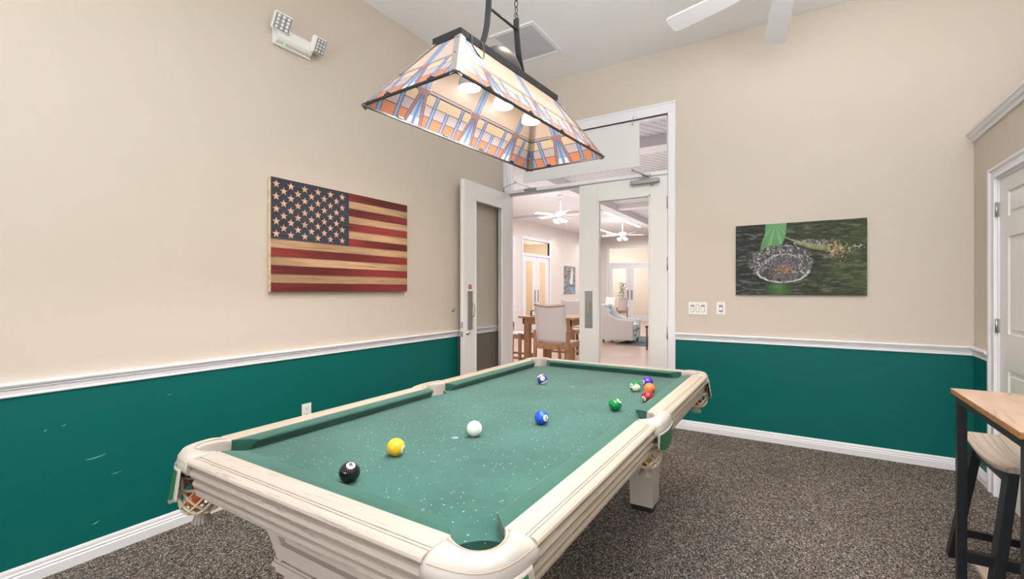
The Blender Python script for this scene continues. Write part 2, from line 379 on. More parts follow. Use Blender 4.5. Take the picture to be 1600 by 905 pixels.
# ------------------------------------------------------------------ room shell
XL, YB, XR, ZC = -2.9465, 4.565, 1.086, 3.64
YR = -5.0      # rear wall behind the camera
RAIL = .88
mb = MB(); mb.box(XL-.1, 2.3, YR-.1, YB+.06, -.12, 0)
struct('floor', mb, m_carpet, 'speckled grey brown loop carpet of the pool room', 'floor')
mb = MB(); mb.box(XL-.1, 2.3, YR-.1, YB+.12, ZC, ZC+.1)
struct('ceiling', mb, m_ceil, 'off-white textured ceiling of the pool room', 'ceiling')
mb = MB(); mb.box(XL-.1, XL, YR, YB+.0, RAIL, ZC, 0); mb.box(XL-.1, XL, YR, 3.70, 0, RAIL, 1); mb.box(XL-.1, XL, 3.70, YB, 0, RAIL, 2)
struct('wall_left', mb, [m_beige, m_teal, m_greywall], 'long beige wall with teal lower part behind the flag picture', 'wall')
_wl = bpy.data.objects['wall_left']; m_scuff = mat('pale scuff', lin(150, 196, 190), .7)
for yy, zz, ll, hh, sl in ((.845, .491, .085, .006, .10), (.925, .388, .045, .003, .05), (.665, .671, .012, .005, .5), (.728, .679, .018, .003, .4), (.845, .168, .030, .005, .3), (1.159, .741, .028, .0025, .1)):
    mb = MB(); k = 14; top_ = []; bot_ = []
    for q in range(k+1):
        u_ = q/k*2-1; w_ = hh*(1-u_*u_)*(.6+.4*random.random()); c_ = zz+sl*ll*u_*.5+ll*.06*u_*u_; top_.append((XL+.0006, yy+ll*.5*u_, c_+w_*.5)); bot_.append((XL+.0006, yy+ll*.5*u_, c_-w_*.5))
    mb.loft([bot_, top_], 0, False); mb.build('scuff_mark', m_scuff, _wl, fix=False)
# back wall round the double door opening
OX0, OX1, OZ = -2.905, -1.058, 3.03
mb = MB()
mb.box(OX1, 2.3, YB, YB+.12, RAIL, ZC, 0); mb.box(OX1, XR+.02, YB, YB+.12, 0, RAIL, 1); mb.box(XL-.1, OX1, YB, YB+.12, OZ, ZC, 0); mb.box(XL-.1, OX0, YB, YB+.12, 0, OZ, 0)
mb.box(XR+.02, 2.3, YB, YB+.12, 0, RAIL, 0)
struct('wall_back', mb, [m_beige, m_teal], 'beige wall with teal lower part around the double doors and pond picture', 'wall')
# right: low block wall with a ledge, room wall above and behind it
DY0, DY1, DZ = 3.19, 4.115, 2.035
mb = MB()
mb.box(XR, XR+.1, YR, DY0, RAIL, 2.385, 0); mb.box(XR, XR+.1, YR, DY0, 0, RAIL, 1)
mb.box(XR, XR+.1, DY1, YB, RAIL, 2.385, 0); mb.box(XR, XR+.1, DY1, YB, 0, RAIL, 1); mb.box(XR, XR+.1, DY0, DY1, DZ, 2.385, 0)
struct('wall_right', mb, [m_beige, m_teal], 'low beige wall with teal lower part beside the panelled door', 'wall')
mb = MB(); mb.box(XR, 2.2, YR, YB, 2.385, 2.42)
struct('trim_1', mb, m_beige, 'flat beige shelf top over the low right wall', 'ledge')
mb = MB(); mb.box(2.2, 2.3, YR, YB, 0, ZC)
struct('wall_upper', mb, m_beige, 'tall beige wall set back above the ledge', 'wall')
mb = MB(); mb.box(XL-.1, 2.3, YR-.1, YR, 0, ZC)
struct('wall_rear', mb, m_beige, 'beige wall at the rear of the pool room', 'wall')
mb = MB(); prof = [(0, 0), (.012, 0), (.014, .02), (.03, .03), (.034, .046), (.045, .052), (.045, .066), (0, .066)]
mb.extrude(prof, (XR, YR, 2.384), (XR, YB, 2.384), (-1, 0, 0))
struct('trim_2', mb, m_trim, 'white crown moulding along the ledge above the panelled door', 'moulding')
# chair rails
CR = [(0, 0), (.010, 0), (.013, .006), (.010, .012), (.013, .03), (.020, .038), (.016, .044), (.028, .049), (.032, .058), (.028, .066), (0, .066)]
ZR = .846
mb = MB(); mb.extrude(CR, (XL, YR, ZR), (XL, YB, ZR), (1, 0, 0))
struct('trim_3', mb, m_trim, 'white chair rail running along the long wall under the flag', 'chair rail')
mb = MB(); mb.extrude(CR, (-.984, YB, ZR), (XR, YB, ZR), (0, -1, 0), cut1=1)
struct('trim_4', mb, m_trim, 'white chair rail under the pond picture', 'chair rail')
mb = MB(); mb.extrude(CR, (XR, 4.226, ZR), (XR, YB, ZR), (-1, 0, 0), cut1=1)
struct('trim_5', mb, m_trim, 'short white chair rail between the corner and the panelled door', 'chair rail')
BBp = [(0, 0), (.014, 0), (.014, .045), (.010, .05), (.012, .058), (.008, .064), (.008, .076), (.004, .086), (0, .088)]
mb = MB(); mb.extrude(BBp, (XL, YR, 0), (XL, YB, 0), (1, 0, 0))
struct('baseboard_left', mb, m_trim, 'white baseboard at the foot of the long teal wall', 'baseboard')
mb = MB(); mb.extrude(BBp, (-.984, YB, 0), (XR, YB, 0), (0, -1, 0), cut1=1)
struct('baseboard_back', mb, m_trim, 'white baseboard below the pond picture wall', 'baseboard')
mb = MB(); mb.extrude(BBp, (XR, 4.226, 0), (XR, YB, 0), (-1, 0, 0), cut1=1)
struct('baseboard_right', mb, m_trim, 'short white baseboard beside the panelled door', 'baseboard')

# ---- double door frame with transom
mb = MB(); yf = YB-.014
mb.box(-1.054, -.985, yf, YB, 0, 3.03, c=.004); mb.box(-2.945, -2.905, yf, YB, 0, 3.03, c=.004); mb.box(-2.945, -.985, yf, YB, 3.03, 3.13, c=.004)
mb.box(-2.945, -.975, yf-.008, YB, 3.118, 3.134)
mb.box(-1.062, -1.040, YB, YB+.13, 0, 3.05); mb.box(-2.925, -2.900, YB, YB+.13, 0, 3.05); mb.box(-2.925, -1.04, YB, YB+.13, 3.03, 3.05)
mb.box(-2.905, -1.06, YB+.002, YB+.11, 2.448, 2.486, c=.003)
mb.box(-2.905, -2.86, YB+.03, YB+.08, 2.486, 3.03); mb.box(-1.075, -1.06, YB+.03, YB+.08, 2.486, 3.03); mb.box(-2.905, -1.06, YB+.03, YB+.08, 3.005, 3.03)
mb.box(-2.905, -1.985, YB+.052, YB+.072, 2.425, 2.448)
struct('trim_6', mb, m_trim, 'white door frame and casing around the double doors and transom', 'door frame')
mb = MB(); mb.box(-2.905, -1.06, YB+.003, YB+.03, 2.436, 2.448)
struct('trim_7', mb, m_steel, 'thin grey metal strip under the head of the double doors', 'door strip')
mb = MB(); mb.box(-2.86, -1.075, YB+.05, YB+.056, 2.486, 3.005)
struct('window_1', mb, m_glass, 'clear transom pane above the double doors', 'window', fix=True)

# ---- glazed door leaves (local: hinge at origin, leaf along +s)
def leaf(name, hinge, rotz, sgn, W, label, closed):
    d = thing(name, hinge, label, 'door', None, 'structure'); T = .045; H = 2.436
    def bx(mb, s0, s1, y0, y1, z0, z1, c=0.0): mb.box(sgn*s0, sgn*s1, y0, y1, z0, z1, 0, c)
    g0, g1, gz0, gz1 = .166, W-.203, .26, 2.265
    mb = MB()
    bx(mb, 0, g0, 0, T, .012, H, .002); bx(mb, g1, W, 0, T, .012, H, .002); bx(mb, g0, g1, 0, T, .012, gz0); bx(mb, g0, g1, 0, T, gz1, H)
    for y0, y1 in ((-.006, .012), (T-.012, T+.006)):   # glazing beads
        bx(mb, g0, g0+.018, y0, y1, gz0, gz1, .003); bx(mb, g1-.018, g1, y0, y1, gz0, gz1, .003)
        bx(mb, g0, g1, y0, y1, gz1-.018, gz1, .003); bx(mb, g0, g1, y0, y1, gz0, gz0+.018, .003)
    def P(name, mb, m, par=None):
        o = MB.build(mb, name, m, None); o.parent = par or d; return o
    P('door_leaf', mb, m_door)
    mb = MB(); bx(mb, g0+.01, g1-.01, .019, .025, gz0+.01, gz1-.01); P('glass_pane', mb, m_glass)
    sc = W-.107   # plate centre
    for side in ((-1,) if closed else (-1, 1)):
        yb = 0 if side < 0 else T
        mb = MB(); bx(mb, sc-.043, sc+.043, yb, yb+side*.004, .915, 1.31, .001); pl = P('handle_plate', mb, m_steel)
        y = yb+side*.004; x = sgn*(sc-.010); mb = MB()
        pts = [(x, y, 1.04)]+[(x, y+side*(.045*sin(a)), 1.04+.065*(1-cos(a))/1+0) for a in ()]
        for a in np.linspace(0, pi, 13): pts.append((x, y+side*(.012+.034*sin(a)**.5), 1.115-.07*cos(a)))
        pts[0] = (x, y, 1.045); pts.append((x, y, 1.185))
        mb.tube(pts, .0065, 10); P('pull_handle', mb, m_steel, pl)
    if not closed:
        mb = MB(); mb.lathe((sgn*(W-.06), T, .885), [(.022, 0), (.022, .008), (.014, .012), (.012, .022)], 20, 0, (0, 1, 0)); P('door_lock', mb, m_chrome)
        mb = MB(); bx(mb, W, W+.002, .01, .035, .94, 1.0); bx(mb, W, W+.002, .01, .035, .85, .905); P('latch_plate', mb, m_steel)
        mb = MB(); bx(mb, W-.135, W-.082, T, T+.001, 1.33, 1.375)
        st = P('warning_sticker', mb, m_red)
        mb = MB(); bx(mb, W-.128, W-.089, T+.001, T+.0014, 1.360, 1.363); bx(mb, W-.122, W-.095, T+.001, T+.0014, 1.345, 1.348); P('sticker_print', mb, m_white, st)
    for z in (.3, .905, 1.575, 2.17) if closed else (.3, .905, 1.575, 2.17):
        mb = MB(); mb.cyl((sgn*-.002, -.008, z-.06), (sgn*-.002, -.008, z+.06), .008, n=12)
        for k in range(3): mb.cyl((sgn*-.002, -.008, z-.0605+.04*k), (sgn*-.002, -.008, z-.0585+.04*k), .0092, n=12)
        P('hinge', mb, m_steel)
    return d, P
d2, P2 = leaf('door_2', (-1.061, YB+.004, 0), 0, -1, .921, 'closed white glazed door leaf with steel pull plate and overhead closer', True)
# closer on the closed leaf: body, shoe, two arms
mb = MB(); mb.box(-.35, -.07, -.055, 0, 2.365, 2.41, c=.006); mb.box(-.27, -.18, -.03, .0, 2.41, 2.425); mb.lathe((-.14, -.028, 2.35), [(.018, 0), (.018, .015)], 16); o = P2('door_closer', mb, m_steel)
mb = MB(); mb.bar((-.16, -.03, 2.425), (-.30, -.13, 2.49), .022, .006); mb.bar((-.30, -.13, 2.49), (-.20, -.012, 2.455), .02, .006); mb.cyl((-.30, -.13, 2.478), (-.30, -.13, 2.502), .012); mb.box(-.24, -.16, -.02, .0, 2.435, 2.46, c=.003)
P2('closer_arm', mb, m_steel, o)
d1, P1 = leaf('door_1', (-2.900, YB-.006, 0), 0, 1, .921, 'open white glazed door leaf folded back against the long wall', False)
d1.rotation_euler = (0, 0, R_(-88))
# closer of the open leaf: the body sits under the frame head, the arms reach the leaf
t = thing('door_closer', (-2.60, YB-.02, 2.455), 'grey closer with bent arm reaching from the door head to the open leaf', 'door closer')
mb = MB(); mb.box(-2.66, -2.50, YB-.022, YB+.0, 2.452, 2.482, c=.004); mb.build('closer_body', m_steel, t)
mb = MB(); mb.bar((-2.56, YB-.022, 2.478), (-2.70, YB-.14, 2.535), .016, .006); mb.bar((-2.70, YB-.14, 2.535), (-2.83, YB-.18, 2.482), .016, .006); mb.cyl((-2.70, YB-.14, 2.524), (-2.70, YB-.14, 2.546), .011)
mb.cyl((-2.83, YB-.18, 2.436), (-2.83, YB-.18, 2.488), .010); mb.build('closer_arm', m_steel, t)

# board hung inside the transom
t = thing('hanging_board', (-1.97, YB-.03, 2.54), 'pale grey board hung by small hooks in front of the transom pane', 'board')
mb = MB(); mb.box(-2.66, -1.325, YB-.032, YB-.018, 2.545, 2.995, c=.002); mb.build('panel', mat('pale board', lin(226, 226, 224), .5), t)
for hx in (-2.55, -1.39):
    mb = MB(); mb.tube([(hx, YB-.036, 2.965), (hx, YB-.04, 2.99), (hx-.004, YB-.03, 3.02), (hx, YB-.022, 3.045), (hx+.006, YB-.03, 3.06)], .0035, 8)
    mb.tube([(hx-.02, YB-.036, 2.97), (hx-.01, YB-.04, 2.98), (hx+.012, YB-.036, 2.965)], .0025, 6); mb.build('hook', m_steel, t)

# ---- white six panel door in the low wall
d3 = thing('door_3', (XR, DY1, 0), 'closed white panelled door with steel hinges in the low wall', 'door', None, 'structure')
mb = MB(); xs = XR+.018; y0, y1 = DY0+.02, DY1-.02
mb.box(xs, xs+.035, y0, y1, .012, DZ-.018)
pw = (y1-y0-.13*2-.12)/2
st = mb
cols = [(y1-.13-pw, y1-.13), (y0+.13, y0+.13+pw)]
rows = [(.25, .83), (1.05, 1.645), (1.77, 1.925)]
# raised stiles and rails leave sunk fields with a raised centre
X0 = xs-.010
for (a, b) in ((y0, y0+.13), (y1-.13, y1), (y0+.13+pw, y1-.13-pw)): mb.box(X0, xs, a, b, .012, DZ-.018)
for (a, b) in ((.012, .25), (.83, 1.05), (1.645, 1.77), (1.925, DZ-.018)):
    for c_ in cols: mb.box(X0, xs, c_[0], c_[1], a, b)
for c_ in cols:
    for r_ in rows:
        m_ = .03; mb.frame_box(V((xs-.002, (c_[0]+c_[1])/2, (r_[0]+r_[1])/2)), V((1, 0, 0)), V((0, 1, 0)), V((0, 0, 1)), .006, (c_[1]-c_[0])/2-m_, (r_[1]-r_[0])/2-m_, 0, .006)
mb.build('door_leaf', m_door, d3)
for z in (.27, 1.093, 1.83):
    mb = MB(); mb.cyl((XR-.006, DY1-.016, z-.045), (XR-.006, DY1-.016, z+.045), .007, n=12); mb.box(XR-.002, XR+.018, DY1-.019, DY1-.013, z-.045, z+.045); mb.box(XR-.003, XR, DY1-.014, DY1+.018, z-.045, z+.045)
    mb.build('hinge', m_steel, d3)
mb = MB(); mb.lathe((X0, y0+.07, .95), [(.03, 0), (.03, .006), (.012, .01), (.012, .035), (.027, .045), (.03, .06), (.02, .072)], 20, 0, (-1, 0, 0)); mb.build('door_knob', m_steel, d3)
CS = [(0, 0), (0, .016), (.02, .016), (.03, .012), (.07, .010), (.085, .02), (.11, .02), (.11, 0)]
mb = MB()
for (Pa, Pb, eo) in (((XR, DY1, 0), (XR, DY1, DZ), (0, 1, 0)), ((XR, DY0, 0), (XR, DY0, DZ), (0, -1, 0))):
    mb.extrude([(o*.95, -u) for o, u in CS], Pa, Pb, eo, (1, 0, 0), cut1=-.674)
mb.extrude([(o*.64, -u) for o, u in CS], (XR, DY1, DZ), (XR, DY0, DZ), (0, 0, 1), (1, 0, 0), cut0=-1.48, cut1=-1.48)
mb.box(XR, XR+.1, DY1-.018, DY1, 0, DZ); mb.box(XR, XR+.1, DY0, DY0+.018, 0, DZ); mb.box(XR, XR+.1, DY0, DY1, DZ-.018, DZ)
struct('trim_8', mb, m_trim, 'white moulded casing around the panelled door', 'door frame')

# ------------------------------------------------------------------ wall things
# flag picture
FY0, FY1, FZ0, FZ1 = 1.79*.9565, 3.078*.9565, 1.308, 2.062
def flag():
    t = thing('flag_picture', (XL+.02, (FY0+FY1)/2, FZ0), 'stars and stripes flag printed on wooden boards, hung on the long wall', 'picture')
    mb = MB(); mb.box(XL+.004, XL+.036, FY0, FY1, FZ0, FZ1, c=.001); mb.build('canvas_edge', wood('pale pine edge', lin(222, 196, 160), lin(196, 166, 128), (3, 3, 20)), t)
    W = FY1-FY0; H = FZ1-FZ0; nx, ny = 420, 260
    cr = lin(216, 176, 138); rd = lin(158, 54, 52); nv = lin(60, 66, 82)
    stars = []
    for r in range(9):
        n = 6 if r % 2 == 0 else 5
        for c in range(n): stars.append(((.030 if n == 6 else .072)+c*.0838, 1-(.056+r*.0545)))
    def fn(U, Wv):
        v = 1-Wv; k = np.clip((v*13).astype(int), 0, 12); col = np.zeros(U.shape+(3,))
        red = (k % 2 == 0)
        col[:] = np.where(red[..., None], np.array(rd), np.array(cr))
        # worn darkening stains in the print, board by board
        ph = rng.uniform(0, 6.28, 13)[k]; st = .5+.5*np.sin(U*5.3+ph*1.7)
        col[red] *= (.45+.75*st[red])[:, None]; col[~red] *= (.80+.3*st[~red])[:, None]
        col *= (.93+.1*rng.random(13))[k][..., None]
        fr = (v*13) % 1; col *= np.where((fr < .05) | (fr > .97), .55, 1)[..., None]
        cant = (U < .498) & (v < 7/13)
        col[cant] = np.array(nv)*np.array([1, 1, 1]); vv = (v*26) % 1
        col[cant & (vv < .05)] *= .6
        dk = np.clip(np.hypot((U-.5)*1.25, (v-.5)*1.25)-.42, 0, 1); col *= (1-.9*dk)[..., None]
        X = U*W; Z = Wv*H
        return col
    P = lambda u, w: (XL+.0365, FY0+u*W, FZ0+w*H)
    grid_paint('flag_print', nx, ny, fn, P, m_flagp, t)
    mb = MB()
    for (su, sv) in stars:
        cy = FY0+su*W; cz = FZ0+sv*H; pts = [(XL+.0372, cy+(.028 if i % 2 == 0 else .0112)*sin(i*pi/5), cz+(.028 if i % 2 == 0 else .0112)*cos(i*pi/5)) for i in range(10)]
        mb.add([(XL+.0372, cy, cz)]+pts, [(0, i+1, (i+1) % 10+1) for i in range(10)])
    ms = mat('star print', lin(226, 176, 146), .6); nn = noise(ms, coords(ms, (1, 60, 60)), 1, 4); setcol(ms, ramp(ms, nn, [(.3, lin(190, 140, 118)), (.6, lin(236, 190, 160))]))
    mb.build('star_field', ms, t)
flag()

# pond picture (a reptile head and a leaf in dark green water)
def pond():
    x0, x1, z0, z1 = -.480*.9565-.003, .492*.9565+.002, 1.32-(1.38-1.335)*.9565, 1.32+(1.976-1.38)*.9565
    t = thing('pond_picture', ((x0+x1)/2, YB-.012, z0), 'canvas print of an alligator in dark green pond water', 'picture')
    mb = MB(); mb.box(x0, x1, YB-.022, YB-.003, z0, z1, c=.001); mb.build('canvas_edge', mat('dark canvas edge', (.03, .035, .03), .5), t)
    def nz(nx, ny, W_, H_):
        g = rng.random((ny+2, nx+2)); yy = np.linspace(0, ny, H_); xx = np.linspace(0, nx, W_); yi = yy.astype(int); xi = xx.astype(int)
        fy = (yy-yi)[:, None]; fx = (xx-xi)[None, :]; fy = fy*fy*(3-2*fy); fx = fx*fx*(3-2*fx)
        a = g[yi][:, xi]; b = g[yi][:, xi+1]; c = g[yi+1][:, xi]; d = g[yi+1][:, xi+1]
        return (a*(1-fx)+b*fx)*(1-fy)+(c*(1-fx)+d*fx)*fy
    nx, ny = 420, 240
    def fn(U, W_):
        v = 1-W_; sh = U.shape; H_, Wd = sh
        rip = .5*nz(14, 40, Wd, H_)+.3*nz(30, 90, Wd, H_)+.2*nz(60, 140, Wd, H_); lo = nz(5, 6, Wd, H_); fine = nz(110, 66, Wd, H_); mid = nz(60, 36, Wd, H_)
        dark = np.array([.050, .055, .050]); gr = np.array([.085, .105, .052]); gy = np.array([.19, .19, .19])
        gm = np.clip((U-.35)*1.4+lo*.7-.35, 0, 1)[..., None]
        col = dark*(1-gm)+gr*gm; col = col*(.35+1.4*rip[..., None])
        hl = np.clip((rip-.60)*9, 0, 1)[..., None]; col = col*(1-hl*.6)+(gy*(1-gm*.6)+np.array([.16, .2, .06])*gm*.6)*hl*.6
        # green reflection low
        r2 = np.clip(1-np.hypot((U-.36)/.14, (v-.92)/.2), 0, 1)[..., None]; col = col*(1-r2*.8)+np.array([.12, .24, .08])*r2*.8
        # head outline: wide scaly ellipse
        def ell(cx, cy, a, b): return np.hypot((U-cx)/a, (v-cy)/b)
        wob = (mid-.5)*.16
        def inpoly(P_):
            m = np.zeros(sh, bool); k = len(P_)
            for q in range(k):
                (xa, ya), (xb, yb2) = P_[q], P_[(q+1) % k]
                c_ = ((ya > v) != (yb2 > v)) & (U < (xb-xa)*(v-ya)/((yb2-ya) or 1e-9)+xa); m ^= c_
            return m
        h = ell(.37, .555, .252, .262)+wob; m1 = (h < 1)
        spk = np.clip(fine*1.6-.55, 0, 1)**1.6; sc = .10+.60*spk*(.5+.7*mid); hc = np.stack([sc*.95, sc*.93, sc*.93], -1)
        col[m1] = hc[m1]
        e1 = ell(.395, .60, .155, .175)+wob*.15; lid = (e1 < 1.03) & (e1 > .90) & (v < .56); col[lid] = np.array([.46, .44, .44])*(.35+.9*fine[lid])[:, None]
        sn = (ell(.41, .535, .125, .065)+wob*.3 < 1); col[sn] = np.array([.17, .16, .20])*(.35+1.1*fine[sn])[:, None]
        mo = ell(.405, .645, .085, .085)+wob*.9+(fine-.5)*.6 < .9; col[mo] = (np.array([.30, .19, .15])*(.3+1.3*fine[mo][:, None]))
        jw = (v > .70) & (e1 > .0) & (ell(.385, .655, .20, .165)+wob*.1 < 1); col[jw] = np.array([.15, .145, .14])*(.45+1.0*mid[jw])[:, None]
        e2 = ell(.385, .655, .205, .17)+wob*.25; lo_ = (e2 > .93) & (e2 < 1.04) & (v > .66); col[lo_] = np.array([.70, .70, .70])*(.25+.95*fine[lo_])[:, None]
        bk = (ell(.60, .285, .13, .045)+wob < 1); col[bk] = hc[bk]*1.1
        # leaf, reflected leaf, stem and roots
        lf = inpoly([(.25, -.01), (.42, -.01), (.405, .20), (.385, .285), (.345, .315), (.285, .31), (.205, .37), (.215, .27), (.245, .15)])
        an = np.arctan2(v+.02, U-.33); vein = (.5+.5*np.cos(an*22))**3
        lc = np.array([.15, .36, .15])*(.85+.3*lo[..., None])+.10*vein[..., None]; col[lf] = lc[lf]
        yc2 = np.where(U < .587, .20+(U-.405)*.72, .331+(U-.587)*.26); sm = (np.abs(v-yc2) < .010+.030*np.clip((U-.45)/.2, 0, 1)) & (U > .405) & (U < .745)
        col[sm] = (np.array([.40, .43, .24])*(.6+.5*mid[sm])[:, None])*(1-.35*np.clip((v[sm]-yc2[sm])/.03, 0, 1))[:, None]
        rt = (ell(.785, .385, .075, .10)+(fine-.5)*2.6 < .62); col[rt] = np.array([.50, .37, .24])*(.4+.9*mid[rt])[:, None]
        dd = ((ell(.92, .36, .09, .03)+(fine-.5)*3.2) < .12); col[dd] = np.array([.42, .44, .34])
        return np.clip(col*.85, 0, 1)
    grid_paint('print', nx, ny, fn, lambda u, w: (x0+u*(x1-x0), YB-.0225, z0+w*(z1-z0)), m_print, t)
pond()

# switch plates
def plate(name, x, z, w, h, label, gang, dimmer=False):
    t = thing(name, (x, YB, z-h/2), label, 'light switch'); mb = MB(); mb.box(x-w/2, x+w/2, YB-.006, YB, z-h/2, z+h/2, c=.002); mb.build('cover_plate', m_plast, t)
    for g in range(gang):
        gx = x+(g-(gang-1)/2)*.046
        mb = MB(); mb.box(gx-.016, gx+.016, YB-.007, YB-.005, z-.033, z+.033)
        fr = mb.build('switch_frame', m_plastg, t)
        if dimmer: mb = MB(); mb.lathe((gx, YB-.006, z-.006), [(.016, 0), (.015, .012), (.012, .014)], 20, 0, (0, -1, 0)); mb.build('dimmer_knob', m_plast, t)
        else:
            mb = MB(); mb.frame_box(V((gx, YB-.008, z-.008 if g != 1 else z)), V((1, 0, 0)), V((0, 1, .12 if g % 2 else -.12)).normalized(), V((0, 0, 1)), .013, .003, .022 if g != 1 else .028, 0, .001); mb.build('rocker', m_plast, t)
        for zz in (z-.045, z+.045): mb = MB(); mb.lathe((gx, YB-.006, zz), [(.003, 0), (.0025, .001)], 10, 0, (0, -1, 0)); mb.build('screw', m_plastg, t)
sx = .9565
plate('light_switch', (-.906-.735)/2*sx, 1.32-(1.38-1.201)*sx, .163, .117, 'white three-gang rocker switch plate beside the door casing', 3)
plate('dimmer_switch', (-.649-.577)/2*sx, 1.32-(1.38-1.205)*sx, .070, .115, 'small single white dimmer plate with round knob, nearer the pond picture', 1, True)
# wall outlet on the long wall
oy = (2.043+2.121)/2*sx; oz = .46
t = thing('wall_outlet', (XL, oy, oz-.057), 'white duplex wall outlet low on the teal wall', 'outlet'); mb = MB(); mb.box(XL, XL+.006, oy-.036, oy+.036, oz-.058, oz+.058, c=.002); mb.build('cover_plate', m_plast, t)
for dz in (.02, -.02):
    mb = MB(); mb.frame_box(V((XL+.006, oy, oz+dz)), V((1, 0, 0)), V((0, 1, 0)), V((0, 0, 1)), .002, .016, .014, 0, .001); rc = mb.build('receptacle', m_plast, t)
    mb = MB(); mb.box(XL+.008, XL+.0085, oy-.008, oy-.005, oz+dz-.001, oz+dz+.008); mb.box(XL+.008, XL+.0085, oy+.005, oy+.008, oz+dz-.001, oz+dz+.008); mb.box(XL+.008, XL+.0085, oy-.002, oy+.002, oz+dz-.010, oz+dz-.006); mb.build('slot', m_dark, rc)
# door stop
t = thing('door_stop', (XL, 3.665, 1.1), 'small round steel door bumper on the beige wall', 'door stop')
mb = MB(); mb.lathe((XL, 3.62, 1.12), [(.022, 0), (.02, .008), (.012, .012)], 20, 0, (1, 0, 0)); mb.build('flange', m_steel, t)
mb = MB(); mb.lathe((XL+.010, 3.62, 1.12), [(.012, 0), (.013, .01), (.010, .014)], 16, 0, (1, 0, 0)); mb.build('bumper', m_plastg, t)

# emergency light with two lamp heads
t = thing('emergency_light', (XL, 1.88, 3.0), 'white twin-head emergency light high on the long wall', 'emergency light')
mb = MB(); mb.extrude([(0, 0), (.05, .012), (.062, .03), (.062, .09), (.05, .105), (0, .115)], (XL, 1.75, 2.955), (XL, 2.0, 2.955), (1, 0, 0)); mb.box(XL, XL+.02, 1.74, 2.01, 2.95, 3.075); mb.build('housing', m_plast, t, bevel=.004)
mb = MB(); mb.lathe((XL+.045, 1.80, 2.957), [(.006, 0), (.005, .004)], 12, 0, (.3, 0, -1)); mb.build('indicator', mat('green indicator', (.2, .8, .2), .3, emit=1.5), t)
for (cy, cz, dy) in ((1.765, 3.075, -.25), (2.03, 3.045, .35)):
    ex = V((.80, dy, -.45)).normalized(); ey = V((0, 1, 0)); ey = (ey-ex*ey.dot(ex)).normalized(); ez = ex.cross(ey)
    c0 = V((XL+.075, cy, cz)); mb = MB(); mb.frame_box(c0, ex, ey, ez, .022, .058, .056, 0, .012); mb.bar(c0-ex*.02, V((XL+.04, cy*.7+1.88*.3, 3.02)), .03, .03)
    hd = mb.build('lamp_head', m_plast, t)
    mb = MB(); mb.frame_box(c0+ex*.0225, ex, ey, ez, .001, .050, .048); mb.build('reflector', m_plastg, hd)
    mb = MB()
    for i in range(4):
        for j in range(3): mb.lathe(c0+ex*.0235+ey*((j-1)*.031)+ez*((i-1.5)*.023), [(.0105, 0), (.009, .004), (.004, .006)], 10, 0, ex)
    mb.build('lens', mat('clear lens', (.85, .87, .88), .1, coat=.5), hd)

# ceiling register
t = thing('ceiling_vent', (-2.05, 3.6, ZC), 'white louvred air return grille in the ceiling', 'vent')
vx0, vx1, vy0, vy1 = -2.385, -1.928, 3.45, 4.035
mb = MB()
for a in ((vx0, vx1, vy0, vy0+.035), (vx0, vx1, vy1-.035, vy1), (vx0, vx0+.035, vy0+.035, vy1-.035), (vx1-.035, vx1, vy0+.035, vy1-.035)): mb.box(*a, ZC-.012, ZC)
mb.build('grille_frame', m_trim, t)
mb = MB(); mb.box(vx0+.03, vx1-.03, vy0+.03, vy1-.03, ZC-.0015, ZC-.0005); mb.build('duct_opening', mat('grey duct', lin(205, 205, 205), .8), t)
mb = MB(); n = 26
for i in range(n):
    yy = vy0+.045+i*(vy1-vy0-.09)/(n-1); mb.frame_box(V(((vx0+vx1)/2, yy, ZC-.007)), V((1, 0, 0)), V((0, .94, .34)), V((0, -.34, .94)), (vx1-vx0)/2-.03, .0078, .001)
tag(mb.build('louvre', m_trim, t), kind=None)

